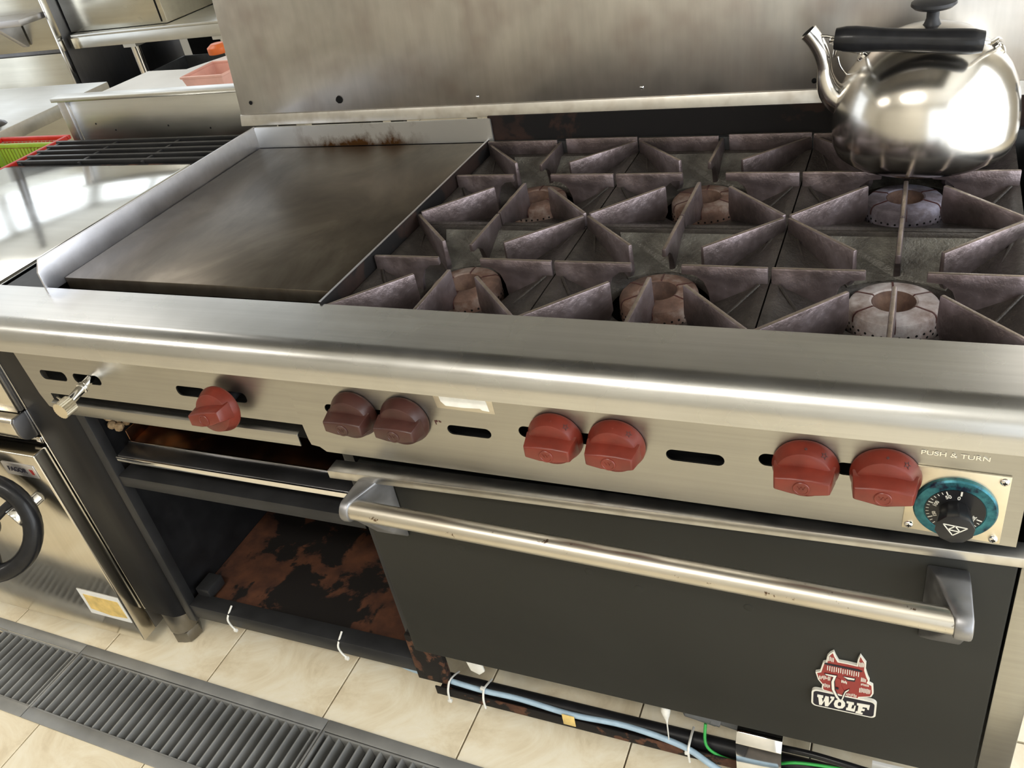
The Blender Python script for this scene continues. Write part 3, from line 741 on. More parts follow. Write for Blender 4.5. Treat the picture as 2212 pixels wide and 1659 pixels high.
# leg
lg_ = obj('leg', MB().lathe([(.0, 0), (.026, 0), (.027, .002), (.027, .035), (.032, .036), (.032, .115), (.0, .115)], (-.642, -.034, -.88), (0, 0, 1), 28), 'leg_steel', rng, .0008, 35, label='round stainless adjustable leg')
hexp = [(.0325*math.cos(PI/3*i + .3), .0325*math.sin(PI/3*i + .3)) for i in range(6)]
obj('leg_nut', MB().prism([(-.642 + p[0], -.034 + p[1]) for p in hexp], 2, -.876, -.846), 'leg_steel', lg_, .001)
for lx, ly in ((.90, -.02), (.90, .58), (-.642, .58)):
    obj('leg', MB().lathe([(.0, 0), (.027, 0), (.027, .035), (.032, .036), (.032, .105), (.0, .105)], (lx, ly, -.88), (0, 0, 1), 24), 'bracket_alloy', rng, .0008, 35)

# --- oven
trim = MB()
xa, xb = .020, XR+.03
def yt_(x): return -.1275 + (x-.020)*(.0235/.896)
tv = []
for x in (xa, xb):
    y = yt_(x); tv += [(x, y, -.2050), (x, y+.0265, -.2050), (x, y+.0265, -.2080), (x, y+.003, -.2195), (x, y, -.2195)]
trim.add(tv, [(0,1,2,3,4), (9,8,7,6,5)] + [(i, (i+1) % 5, (i+1) % 5 + 5, i+5) for i in range(5)])
obj('oven_trim', trim, 'flange_steel', rng, .0012, label='long pale steel strip above the oven door')
obj('oven_box', MB().box(.04, .915, -.058, .60, -.66, -.222), 'black_paint', rng)
dr = obj('oven_door', MB().box(.040, .914, -.100, -.062, -.642, -.2215), 'door_enamel', rng, .0025, 35, label='matt black oven door')
def bar_pt(x): return (x, -.166, -.2355 - (x-.086)*(.018/.77))
hb = obj('door_handle', MB().tube([bar_pt(.078 + .0155*i) for i in range(51)], .0148, 24), 'handle_steel', dr, 0, 40, label='worn steel bar handle')
def bracket(x0, x1, zc, flip):
    # side profile in (y, z): tall at the door, rounded nose around the bar
    top = zc + .020; nose = [( -.166 + .0185*math.cos(a), zc + .0185*math.sin(a)) for a in [math.radians(100 + 170*i/10) for i in range(11)]]
    poly = [(-.1005, zc + .016), (-.125, zc + .020)] + nose + [(-.125, zc - .085), (-.1005, zc - .112)]
    mb = MB().prism(poly, 0, x0, x1); sp = .030
    mb.v = [(x + (-sp if flip else sp)*max(0, (y+.166)/.066)*(1 if (abs(x-x0) < 1e-6) == flip else .15), y, z) for x, y, z in mb.v]
    return obj('handle_bracket', mb, 'bracket_alloy', hb, .003, 35)
bracket(.066, .080, bar_pt(.08)[2], False); bracket(.853, .872, bar_pt(.856)[2], True)
for x, z in ((.196, -.352), (.399, -.355), (.62, -.37), (.47, -.372)):
    obj('dimple', MB().lathe([(0, 0), (.007, 0), (.0055, .0007), (.003, .0004), (0, .0004)], (x, -.1001, z), (0, -1, 0), 18), 'door_enamel', dr, 0, 60)
# emblem on the door
HEAD = [(0.7288,-0.4209),(0.7315,-0.4294),(0.7357,-0.4387),(0.7463,-0.4386),(0.758,-0.4393),(0.7588,-0.4273),(0.7612,-0.4181),(0.769,-0.4317),(0.7692,-0.4462),(0.7725,-0.459),(0.7749,-0.4652),(0.7736,-0.4705),(0.7797,-0.4741),(0.7812,-0.4905),(0.7788,-0.4986),(0.7645,-0.5048),(0.764,-0.5108),(0.7181,-0.5054),(0.7163,-0.502),(0.7166,-0.4936),(0.711,-0.4847),(0.7074,-0.4703),(0.713,-0.4669),(0.7164,-0.4473),(0.72,-0.4449),(0.7212,-0.4327),(0.7246,-0.4256)]
PLATE = stadium(.7035, .7865, -.5425, -.5065, .007, 5)
MUZ = [(0.7196,-0.4674),(0.7344,-0.4668),(0.7317,-0.4802),(0.7329,-0.4979),(0.7371,-0.5093),(0.7417,-0.5187),(0.7439,-0.5049),(0.7461,-0.4959),(0.7512,-0.4896),(0.7503,-0.4935),(0.7468,-0.4993),(0.7447,-0.512),(0.7419,-0.5223),(0.7351,-0.5137),(0.7291,-0.4974),(0.7281,-0.4815),(0.7303,-0.4708),(0.7208,-0.4696)]
LET = [[(0.7108,-0.5179),(0.7184,-0.5179),(0.7182,-0.5226),(0.7164,-0.5229),(0.7182,-0.5311),(0.7211,-0.5178),(0.7255,-0.5181),(0.7261,-0.531),(0.7294,-0.5204),(0.7275,-0.5198),(0.7276,-0.5164),(0.7328,-0.5164),(0.7323,-0.5206),(0.725,-0.5371),(0.7212,-0.5376),(0.7203,-0.5275),(0.7168,-0.5373),(0.7135,-0.5376),(0.712,-0.5231),(0.7105,-0.5226)],
 [(0.7324,-0.5296),(0.7338,-0.5225),(0.738,-0.5186),(0.7433,-0.5184),(0.7467,-0.5233),(0.747,-0.5289),(0.744,-0.5347),(0.7386,-0.5367),(0.7337,-0.5348)],
 [(0.7484,-0.519),(0.7578,-0.5187),(0.7578,-0.5235),(0.7559,-0.5237),(0.7549,-0.5315),(0.7578,-0.531),(0.7586,-0.5245),(0.7604,-0.5244),(0.7594,-0.5364),(0.7484,-0.5364),(0.7485,-0.532),(0.7503,-0.5314),(0.751,-0.5227),(0.7486,-0.5228)],
 [(0.7615,-0.5184),(0.7778,-0.5173),(0.777,-0.5269),(0.7749,-0.5267),(0.7744,-0.5232),(0.7692,-0.5237),(0.7686,-0.5273),(0.772,-0.5269),(0.7716,-0.5308),(0.768,-0.5312),(0.7673,-0.5352),(0.7698,-0.5353),(0.7694,-0.5382),(0.7606,-0.5382),(0.7609,-0.5349),(0.763,-0.5341),(0.7638,-0.5225),(0.7617,-0.5224)]]
LOI = [(0.7379,-0.5322),(0.7372,-0.5278),(0.7387,-0.5235),(0.7414,-0.5235),(0.7421,-0.5269),(0.7412,-0.5316)]
def offset_poly(P, d):
    A = sum(P[i-1][0]*P[i][1] - P[i][0]*P[i-1][1] for i in range(len(P)))
    sg = 1 if A > 0 else -1; out = []
    for i in range(len(P)):
        p0, p1, p2 = Vector(P[i-1]), Vector(P[i]), Vector(P[(i+1) % len(P)])
        n1 = Vector((-(p1-p0).y, (p1-p0).x)).normalized()*sg; n2 = Vector((-(p2-p1).y, (p2-p1).x)).normalized()*sg
        b = (n1+n2); b = b / max(.6, b.length_squared/2) if b.length > .1 else n1
        out.append(tuple(p1 + b*d))
    return out
em = obj('emblem', move(curve_plate(HEAD, [], .004), 0, -.1025, 0), 'print_white', dr, 0, 30, label='red animal-head emblem above a nameplate reading WOLF')
obj('emblem_face', move(curve_plate(offset_poly(HEAD, .0020), [], .0008), 0, -.1046, 0), 'emblem_red', em, 0, 0)
obj('nameplate', move(curve_plate(PLATE, [], .0048), 0, -.1029, 0), 'print_white', em, 0, 30)
obj('nameplate_field', move(curve_plate(stadium(.7060, .7840, -.5400, -.5090, .0055, 5), [], .0006), 0, -.1054, 0), 'emblem_black', em, 0, 0)
for k, P in enumerate(LET):
    P = [((x-.7445)*1.0+.7450, (z+.5275)*1.12 - .5260) for x, z in P]; LI = [((x-.7445)+.7450, (z+.5275)*1.12 - .5260) for x, z in LOI]
    obj('letter', move(curve_plate(P, [LI] if k == 1 else [], .0008), 0, -.1059, 0), 'print_white', em, 0, 0)
obj('muzzle_outline', move(curve_plate(offset_poly(MUZ, -.0007), [], .0005), 0, -.1056, 0), 'emblem_black', em, 0, 0)
obj('muzzle_line', move(curve_plate(offset_poly(MUZ, .0002), [], .0005), 0, -.1060, 0), 'print_white', em, 0, 0)
obj('snout', move(curve_plate([(.7318, -.4700), (.7400, -.4740), (.7410, -.4860), (.7445, -.4960), (.7415, -.5060), (.7375, -.5020), (.7345, -.4960), (.7335, -.4830)], [], .0005), 0, -.1055, 0), 'emblem_red', em, 0, 0)
obj('nose', move(curve_plate(circ(.7358, -.4925, .0022, 10), [], .0005), 0, -.1066, 0), 'emblem_black', em, 0, 0)
obj('eye', move(curve_plate([(.742, -.4655), (.758, -.4650), (.7572, -.4725), (.748, -.4735)], [], .0004), 0, -.1053, 0), 'emblem_black', em, 0, 0)
obj('eye', move(curve_plate([(.7428, -.4662), (.7569, -.4660), (.7562, -.4690), (.7485, -.4700)], [], .0004), 0, -.1056, 0), 'print_white', em, 0, 0)
hm = MB()
def strokes(x0, x1, n, z0, z1, jit=.001):
    for i in range(n):
        x = x0 + (x1-x0)*i/max(1, n-1); a, b = z0 + random.uniform(-jit, jit), z1 + random.uniform(-jit, jit)
        hm.prism([(x-.0005, b), (x+.0005, b), (x+.0005, a), (x-.0005, a)], 1, -.1056, -.1049)
strokes(.7225, .7610, 15, -.4510, -.4605); strokes(.7235, .7290, 4, -.4320, -.4400); strokes(.7612, .7660, 4, -.4310, -.4390)
strokes(.7650, .7700, 4, -.4620, -.4690); strokes(.7640, .7765, 8, -.4830, -.4915); strokes(.7655, .7740, 6, -.4735, -.4770)
strokes(.7410, .7470, 5, -.4755, -.4800); strokes(.7130, .7260, 8, -.4745, -.4800, .002); strokes(.7185, .7260, 5, -.4900, -.4960, .0015); strokes(.7480, .7600, 7, -.5000, -.5040)
obj('hatching', hm, 'print_white', em, 0, 0)['kind'] = 'stuff'
dh = MB()
for P in ([(.718, -.4475), (.7195, -.4455), (.760, -.4455), (.7655, -.4475), (.764, -.4500), (.720, -.4490)],): dh.prism(P, 1, -.1054, -.1049)
obj('brow_band', dh, 'emblem_black', em, 0, 0)

# --- under the oven, kick plate missing
obj('oven_bottom_rail', MB().box(.02, .915, -.075, -.062, -.672, -.642), 'bar_rust', rng, .001)
obj('lower_bracket', MB().box(-.008, .060, -.062, -.050, -.785, -.66), 'bar_rust', rng, .001)
gp = obj('support_angle', MB().prism([(-.068, -.8125), (-.068, -.790), (-.065, -.790), (-.065, -.8105), (-.020, -.8105), (-.020, -.8125)], 0, .028, .72), 'bar_rust', None, .001)
tag(gp, 'rusty black angle iron below the oven door', 'angle iron')
gb = obj('gas_pipe', MB().tube([(.045, -.0425, -.7968), (.35, -.0425, -.7968), (.90, -.0425, -.7968)], .0136, 18), 'black_paint', None, 0)
tag(gb, 'black gas pipe behind the blue hose under the oven', 'pipe')
hose_pts = [(-.16, .02, -.83), (-.06, -.035, -.800), (.02, -.050, -.784), (.07, -.056, -.7805), (.13, -.058, -.7815), (.20, -.057, -.7810), (.30, -.061, -.7835), (.40, -.058, -.7815), (.50, -.068, -.7840), (.56, -.088, -.790), (.66, -.11, -.81)]
def smooth_path(P, k=6):
    P = [Vector(p) for p in P]; out = []
    for i in range(len(P)-1):
        p0, p1, p2, p3 = P[max(i-1, 0)], P[i], P[i+1], P[min(i+2, len(P)-1)]
        for j in range(k):
            t = j/k; out.append(.5*((2*p1) + (p2-p0)*t + (2*p0-5*p1+4*p2-p3)*t*t + (3*p1-p0-3*p2+p3)*t**3))
    return out + [P[-1]]
h_ = obj('blue_hose', MB().tube(smooth_path(hose_pts), .0052, 12), 'blue_cable', None, 0, 50); tag(h_, 'thin pale blue hose tied along the pipe under the oven', 'hose')
def zip_tie(pts, label, head):
    z = obj('cable_tie', MB().tube(smooth_path(pts, 4), .0021, 8), 'white_plastic', None, 0, 50); tag(z, label, 'cable tie', 'white cable ties')
    obj('tie_head', MB().box(head[0]-.004, head[0]+.004, head[1]-.003, head[1]+.003, head[2]-.0035, head[2]+.0035), 'white_plastic', z, .001)
zip_tie([(.060, -.026, -.790), (.060, -.040, -.7805), (.060, -.060, -.7725), (.058, -.0705, -.788), (.056, -.0715, -.806), (.055, -.071, -.818)], 'white cable tie around the pipe, leftmost of three on the blue hose', (.055, -.071, -.820))
zip_tie([(.129, -.026, -.790), (.130, -.041, -.7805), (.131, -.061, -.7730), (.131, -.0710, -.790), (.131, -.0715, -.814)], 'white cable tie around the pipe, second from the left on the blue hose', (.128, -.060, -.7725))
zip_tie([(.509, -.026, -.788), (.510, -.044, -.7800), (.511, -.070, -.7760), (.511, -.0755, -.792), (.511, -.0735, -.816)], 'white cable tie around the pipe near the steel bracket', (.509, -.0755, -.787))
zip_tie([(-.452, -.040, -.728), (-.452, -.062, -.742), (-.450, -.064, -.760), (-.446, -.062, -.776)], 'white cable tie hooked over the cabinet bottom rail, left one', (-.446, -.062, -.778))
zip_tie([(-.178, -.040, -.728), (-.178, -.062, -.742), (-.176, -.064, -.760), (-.170, -.062, -.776)], 'white cable tie hooked over the cabinet bottom rail, right one', (-.168, -.063, -.778))
tp_ = obj('tape_tab', MB().box(.286, .309, -.0705, -.0690, -.803, -.775), 'tape_yellow', None, .0004); tag(tp_, 'yellowed adhesive tape tab on the blue hose', 'tape')
pb = obj('plastic_scrap', MB().prism([(.118, -.674), (.150, -.676), (.152, -.700), (.140, -.712), (.124, -.705)], 1, -.073, -.069), 'white_plastic', None, .001); tag(pb, 'white plastic scrap hanging under the oven door edge', 'scrap')
rg_ = thing('gas_regulator', 'dark grey gas regulator hanging below the oven door', 'regulator', (.54, -.035, T-.76))
obj('regulator_body', MB().lathe([(0, 0), (.018, 0), (.022, .004), (.022, .055), (.017, .060), (.017, .095), (0, .095)], (.50, -.030, -.715), (1, 0, -.18), 20), 'grey_plastic', rg_, .001)
obj('regulator_nut', MB().lathe([(0, 0), (.024, 0), (.024, .016), (0, .016)], (.545, -.030, -.723), (1, 0, -.18), 6), 'grey_plastic', rg_, .001)
sr = thing('sealant_drip', 'white sealant drip hanging from the rusty oven rail', 'drip', (.478, -.06, T-.80))
obj('sealant_blob', MB().lathe([(0, .012), (.006, .008), (.008, 0), (.006, -.012), (.003, -.024), (.0012, -.036), (.001, -.080), (0, -.082)], (.478, -.070, -.690), (0, 0, 1), 10), 'white_plastic', sr)
mp = [(-.030, -.700), (-.066, -.708), (-.078, -.722), (-.078, -.835), (-.0745, -.835), (-.0745, -.724), (-.064, -.712), (-.030, -.704)]
o = obj('bent_bracket', MB().prism(mp, 0, .590, .660), 'chrome', None, .0008, 40); tag(o, 'polished bent steel bracket below the oven door', 'bracket')
o = obj('green_wire', MB().tube(smooth_path([(.535, -.045, -.740), (.538, -.062, -.772), (.560, -.062, -.795), (.60, -.060, -.803), (.64, -.058, -.79), (.68, -.055, -.772), (.74, -.050, -.768), (.80, -.05, -.765)]), .0026, 8), 'green_wire', None, 0, 50); tag(o, 'thin green wire looping behind the steel bracket', 'wire')
o = obj('black_cable', MB().tube(smooth_path([(.64, -.040, -.765), (.70, -.045, -.755), (.75, -.050, -.752), (.80, -.050, -.757), (.88, -.04, -.77)]), .0055, 10), 'black_plastic', None, 0, 50); tag(o, 'black cable below the oven door next to the green wire', 'cable')
o = obj('paper_scrap', MB().box(.79, .86, -.035, -.030, -.84, -.755), 'white_sheet', None); tag(o, 'white paper scrap at the bottom edge under the oven', 'paper')

# ================================================================== kettle
KX, KY = .777, .548
kt = thing('kettle', 'shiny stainless steel kettle with black handle standing on the rear right grate', 'kettle', (KX, KY, T + .0008))
kc = (KX, KY, .0008)
obj('body', MB().lathe([(0, 0), (.106, 0), (.117, .003), (.125, .010), (.1295, .022), (.131, .040), (.130, .062), (.1265, .085), (.1205, .106), (.111, .126), (.098, .143), (.082, .157), (.068, .166), (.062, .169), (.060, .169), (0, .169)], kc, (0, 0, 1), 72), 'kettle_steel', kt, 0, 40)
ld = obj('lid', MB().lathe([(.0, .168), (.061, .168), (.064, .1695), (.064, .172), (.055, .178), (.036, .185), (.015, .188), (0, .1885)], kc, (0, 0, 1), 56), 'kettle_steel', kt, 0, 40)
obj('lid_knob', MB().lathe([(.013, .187), (.011, .190), (.0085, .197), (.0085, .206), (.012, .2095), (.026, .2115), (.0305, .2155), (.0300, .2195), (.022, .2222), (0, .2225)], kc, (0, 0, 1), 36), 'dark_plastic', ld, 0, 40)
sp_pts = [(.676, KY, .078), (.655, KY, .086), (.641, KY, .100), (.634, KY, .120), (.631, KY, .142), (.625, KY, .162), (.615, KY, .180), (.607, KY, .190)]
spt = obj('spout', MB().tube(smooth_path(sp_pts, 4), [.027 - .0155*min(1, i/14) if i < 16 else .0115 + .002*(i-16)/12 for i in range(29)], 24), 'kettle_steel', kt, 0, 50)
obj('spout_mouth', MB().lathe([(0, 0), (.0100, 0), (.0100, .0006), (0, .0006)], (.6066, KY, .1907), (-.62, 0, .78), 20), 'blackness', spt)
wc = MB().lathe([(0, -.015), (.006, -.012), (.0082, 0), (.006, .012), (0, .015)], (0, 0, 0), (0, 0, 1), 16); wc.v = [(x*.5, y, z) for x, y, z in wc.v]
wc.xf(Matrix.Translation((.648, KY-.004, .165)) @ Matrix.Rotation(math.radians(12), 4, 'Y'))
obj('spout_flap', wc, 'chrome', spt, 0, 50)
obj('flap_hinge', MB().tube([(.621, KY-.004, .184), (.634, KY-.004, .183), (.646, KY-.004, .180)], .0022, 8), 'chrome', spt)
obj('flap_lever', MB().tube(smooth_path([(.651, KY-.004, .152), (.655, KY-.004, .138), (.664, KY-.003, .125), (.672, KY, .118)]), .0016, 8), 'chrome', spt)
ga, gb_ = Vector((.652, KY-.078, .1990)), Vector((.843, KY-.078, .1820))
pts = [ga + (gb_-ga)*i/14 for i in range(15)]
rad = [.0145, .0172, .0178, .0172, .0162, .0156, .0153, .0152, .0153, .0156, .0160, .0165, .0168, .0165, .014]
obj('handle', MB().tube(pts, rad, 28), 'black_plastic', kt, .001, 50)
for sx, end, px in ((-1, ga, .690), (1, gb_, .864)):
    st = obj('handle_strut', MB().tube(smooth_path([end + (gb_-ga)*(.03*-sx), end + Vector((sx*.006, .006, -.004)), Vector((end.x*.5 + (KX + sx*.096)*.5 + sx*.004, KY-.040, .174)), Vector((KX + sx*.092, KY-.006, .157))]), .0034, 10), 'chrome', kt)
    obj('strut_lug', MB().lathe([(0, 0), (.013, 0), (.012, .005), (.006, .008), (0, .008)], (KX + sx*.088, KY, .150), (sx*.75, 0, .66), 18), 'chrome', kt)

# small tap beside the kettle, right edge
tv_ = thing('gas_tap', 'black tap on a chrome pipe at the right edge behind the kettle', 'tap', (.955, .60, T-.01))
obj('tap_pipe', MB().tube(smooth_path([(.955, .60, -.01), (.955, .60, .06), (.955, .595, .085)]), .008, 14), 'chrome', tv_)
obj('tap_lever', MB().tube([(.955, .59, .09), (.935, .575, .098), (.928, .570, .05)], [.007, .006, .005], 10), 'black_plastic', tv_)
obj('tap_ring', MB().lathe([(.006, 0), (.011, 0), (.011, .008), (.006, .008)], (.935, .58, .02), (0, -1, .2), 16), 'chrome', tv_)

# ================================================================== tilting pan unit to the left
BX0, BX1 = -1.31, -.7005
bp_ = thing('tilting_pan', 'stainless tilting pan unit with black hand wheel beside the range', 'cooker', (-1.02, .25, 0))
obj('lower_front', MB().box(BX0, BX1, -.100, -.062, -.845, -.312), 'front_steel', bp_, .0035, 35, seg=3)
obj('cabinet', MB().box(BX0, BX1-.002, -.062, .74, -.845, -.316), 'side_steel', bp_, .002)
obj('foot_plinth', MB().box(BX0+.03, -.76, -.01, .70, -.88, -.845), 'black_paint', bp_)
obj('pan_front', MB().box(BX0, BX1-.001, -.074, .55, -.226, -.036), 'side_steel', bp_, .003)
obj('pan_apron', MB().box(BX0, BX1-.006, -.0775, -.0745, -.226, -.05), 'front_steel', bp_, .001)
lipp = [(-.045, -.228), (-.094, -.228), (-.100, -.234), (-.100, -.258)] + [(-.074 + .026*math.cos(a), -.258 + .026*math.sin(a)) for a in [PI + PI/2*k/6 for k in range(1, 7)]] + [(-.045, -.284)]
obj('pouring_lip', MB().prism(lipp, 0, BX0, BX1-.006), 'front_steel', bp_, .0008, 40)
obj('lip_end_plate', MB().prism([(p[0] if p[0] > -.098 else p[0]+.001, p[1]) for p in lipp] + [(-.02, -.284), (-.02, -.228)], 0, BX1-.0055, BX1), 'side_steel', bp_, .0008, 40)
obj('hinge_bolt', MB().lathe([(0, 0), (.008, 0), (.008, .010), (.005, .012), (.005, .03), (0, .03)], (-.7005, -.064, -.298), (-1, 0, 0), 12), 'chrome', bp_, .0006)
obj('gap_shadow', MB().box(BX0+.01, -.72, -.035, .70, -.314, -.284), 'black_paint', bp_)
lidm = obj('lid', MB().box(BX0, BX1-.003, -.060, .556, -.034, -.003), 'lid_steel', bp_, .006, 35, seg=3, label='polished flat lid')
# maker's plate
np_ = obj('maker_plate', MB().box(-.805, -.716, -.1025, -.1003, -.368, -.337), 'guard_steel', bp_, .0008, label='small maker plate reading FAGOR')
obj('plate_letters', move(text_mb('FAGOR', .016, .0006, 0, .0003), -.767, -.1028, -.3525), 'emblem_black', np_, smooth=0)
obj('plate_mark', MB().prism([(-.732, -.3465), (-.722, -.3465), (-.722, -.359), (-.728, -.359)], 1, -.1031, -.1025), 'emblem_red', np_, smooth=0)
# hand wheel
wn = Vector((.42, -.80, .38)).normalized(); wcx = Vector((-.833, -.185, -.444))
u_ = wn.cross(Vector((0, 0, 1))).normalized(); v_ = u_.cross(wn)
RW = .096
hw = obj('hand_wheel', MB().tube([wcx + (u_*math.cos(2*PI*i/40) + v_*math.sin(2*PI*i/40))*RW for i in range(40)], .0185, 16, closed=True), 'black_plastic', bp_, 0, 60, label='black plastic hand wheel')
for k in range(3):
    a = 2*PI*k/3 + .5; d = u_*math.cos(a) + v_*math.sin(a)
    obj('spoke', MB().tube([wcx - wn*.008 + d*.015, wcx - wn*.004 + d*(RW-.008)], [.011, .008], 10), 'black_plastic', hw)
obj('hub', MB().lathe([(0, -.016), (.026, -.016), (.026, .004), (.022, .008), (0, .008)], wcx, wn, 24), 'black_plastic', hw, .001)
obj('hub_cap', MB().lathe([(0, .008), (.015, .008), (.014, .011), (0, .012)], wcx, wn, 20), 'white_plastic', hw)
gd = u_*math.cos(-1.15) + v_*math.sin(-1.15)
hp = wcx + (u_*.35 - v_*.94).normalized()*RW
obj('crank_grip', MB().tube([hp + wn*.012, hp + wn*.03 + Vector((-.03, -.02, -.015)), hp + wn*.05 + Vector((-.075, -.045, -.03))], [.010, .013, .013], 14), 'black_plastic', hw)
obj('wheel_shaft', MB().tube([(-.756, -.099, -.423), (-.774, -.145, -.434)], .0125, 16), 'chrome', bp_)
obj('shaft_collar', MB().lathe([(0, 0), (.021, 0), (.021, .022), (0, .022)], (-.771, -.135, -.432), (-.3, -1, -.2), 20), 'chrome', bp_, .001)
st_ = obj('sticker', MB().box(-.828, -.706, -.1012, -.1003, -.785, -.706), 'white_sheet', bp_, label='white framed sticker with yellowed centre')
obj('sticker_centre', MB().prism([(-.816, -.720), (-.713, -.720), (-.711, -.771), (-.76, -.776), (-.818, -.768)], 1, -.1018, -.1012), 'tape_yellow', st_)
# flue grate at the back and upstand
fg = thing('flue_grate', 'black barred flue grate behind the polished lid', 'grate', (-.99, .64, T-.02))
for i in range(5):
    y = .580 + i*.033
    obj('bar', MB().box(-1.295, -.66, y, y+.009, -.016, .000), 'black_frame', fg, .001)
for i in range(4):
    x = -1.285 + i*.205
    obj('cross_bar', MB().box(x, x+.008, .575, .725, -.018, -.003), 'black_frame', fg, .001)
obj('flue_box', MB().box(-1.30, -.655, .56, .735, -.05, -.035), 'shelf_rust', fg)
obj('flue_front_edge', MB().box(-1.30, -.655, .557, .565, -.05, -.006), 'bar_rust', fg)
up_ = thing('rear_upstand', 'grey steel upstand panel behind the flue grate', 'panel', (-.94, .76, T-.03))
obj('panel', MB().box(-1.235, -.60, .752, .756, -.03, .094), 'table_steel', up_, .001)
obj('top_flange', MB().box(-1.275, -.60, .735, .775, .094, .104), 'table_steel', up_, .0015)
obj('side_flange', MB().box(-1.262, -1.235, .742, .752, -.03, .094), 'guard_steel', up_, .001)
for x, z in ((-1.11, .012), (-.93, .018), (-.80, .008), (-1.17, .03)):
    obj('screw', MB().lathe([(0, 0), (.0025, 0), (.002, .001), (0, .0015)], (x, .752, z), (0, -1, 0), 8), 'black_paint', up_)

# ================================================================== background, left
# left work table
lt = thing('work_table', 'stainless work table with folded edge at the far left', 'table', (-2.3, .8, 0))
obj('top', MB().box(-3.05, -1.625, .30, 1.25, -.04, 0), 'table_steel', lt, .003)
for x, y in ((-3.0, .35), (-1.67, .35), (-3.0, 1.2), (-1.67, 1.2)): obj('leg', MB().box(x-.018, x+.018, y-.018, y+.018, -.88, -.04), 'table_steel', lt, .002)
obj('undershelf', MB().box(-3.0, -1.65, .35, 1.2, -.66, -.64), 'table_steel', lt)
ps = thing('shelf_post', 'steel post with a round foot plate standing on the left work table', 'post', (-1.685, .855, T))
obj('post', MB().tube([(-1.70, .865, .0), (-1.70, .865, .75)], .014, 14), 'side_steel', ps); obj('foot_plate', MB().lathe([(0, 0), (.032, 0), (.028, .006), (.018, .012), (0, .012)], (-1.70, .865, .0005), (0, 0, 1), 20), 'side_steel', ps)
# trolley with baskets between the pan unit and the table
tro = thing('trolley', 'low steel trolley holding the red basket', 'trolley', (-1.47, .55, 0))
obj('top', MB().box(-1.615, -1.325, .25, .90, -.13, -.115), 'table_steel', tro, .002)
for x, y in ((-1.60, .27), (-1.34, .27), (-1.60, .88), (-1.34, .88)): obj('leg', MB().box(x-.012, x+.012, y-.012, y+.012, -.88, -.13), 'table_steel', tro)
def basket(name, label, x0, x1, y0, y1, z0, z1, mat, cat='basket'):
    b = thing(name, label, cat, ((x0+x1)/2, (y0+y1)/2, T+z0))
    e = .012
    obj('rim', MB().box(x0-e, x1+e, y0-e, y0, z1-.012, z1).box(x0-e, x1+e, y1, y1+e, z1-.012, z1).box(x0-e, x0, y0, y1, z1-.012, z1).box(x1, x1+e, y0, y1, z1-.012, z1), mat, b, .003)
    obj('base', MB().box(x0+.01, x1-.01, y0+.01, y1-.01, z0, z0+.004), mat, b)
    w = MB(); n = 16
    for i in range(n):
        t = (i+.5)/n; xx = x0 + (x1-x0)*t; yy = y0 + (y1-y0)*t; h = (x1-x0)/n*.32; k = (y1-y0)/n*.32
        w.box(xx-h, xx+h, y0, y0+.003, z0, z1-.012).box(xx-h, xx+h, y1-.003, y1, z0, z1-.012)
        w.box(x0, x0+.003, yy-k, yy+k, z0, z1-.012).box(x1-.003, x1, yy-k, yy+k, z0, z1-.012)
    obj('ribs', w, mat, b, smooth=0)['kind'] = 'stuff'
    return b
basket('red_basket', 'red plastic basket half hidden under the left table edge', -1.60, -1.352, .36, .79, -.113, -.012, 'red_plastic')
basket('green_basket', 'lime green slotted basket inside the red basket', -1.588, -1.372, .40, .755, -.105, -.018, 'green_plastic')
# table behind the upstand; its white colour stands in for window glare
wt = thing('glare_table', 'table behind the grey upstand, window glare painted white', 'table', (-1.0, 1.2, 0))
obj('top', MB().prism([(-1.56, .98), (-.45, .98), (-.45, 1.62), (-1.22, 1.62), (-1.36, 1.33), (-1.53, 1.34)], 2, -.03, 0), 'white_sheet', wt, .003)
for x, y in ((-1.5, 1.03), (-.5, 1.03), (-1.15, 1.55), (-.5, 1.55)): obj('leg', MB().box(x-.018, x+.018, y-.018, y+.018, -.88, -.03), 'table_steel', wt)
o = thing('red_tub', 'translucent red plastic tub on the table behind the upstand', 'tub', (-1.09, 1.17, T))
obj('wall', MB().add([(x, y, z) for z, s_ in ((.001, .062), (.045, .072)) for x, y in ((-1.06-s_, 1.13-s_), (-1.06+s_, 1.13-s_), (-1.06+s_, 1.13+s_), (-1.06-s_, 1.13+s_))], [(0,1,5,4),(1,2,6,5),(2,3,7,6),(3,0,4,7),(3,2,1,0)]), 'pale_red_plastic', o, 0, 0)
obj('rim', MB().tube([(-1.132, 1.058, .046), (-.988, 1.058, .046), (-.988, 1.202, .046), (-1.132, 1.202, .046)], .004, 8, closed=True), 'pale_red_plastic', o)
o = obj('orange_lid', MB().lathe([(0, 0), (.035, 0), (.035, .02), (.02, .03), (0, .03)], (-1.36, 1.50, .0005), (0, 0, 1), 20), 'orange_plastic', None, .001); tag(o, 'small orange cap behind the red tub', 'cap')
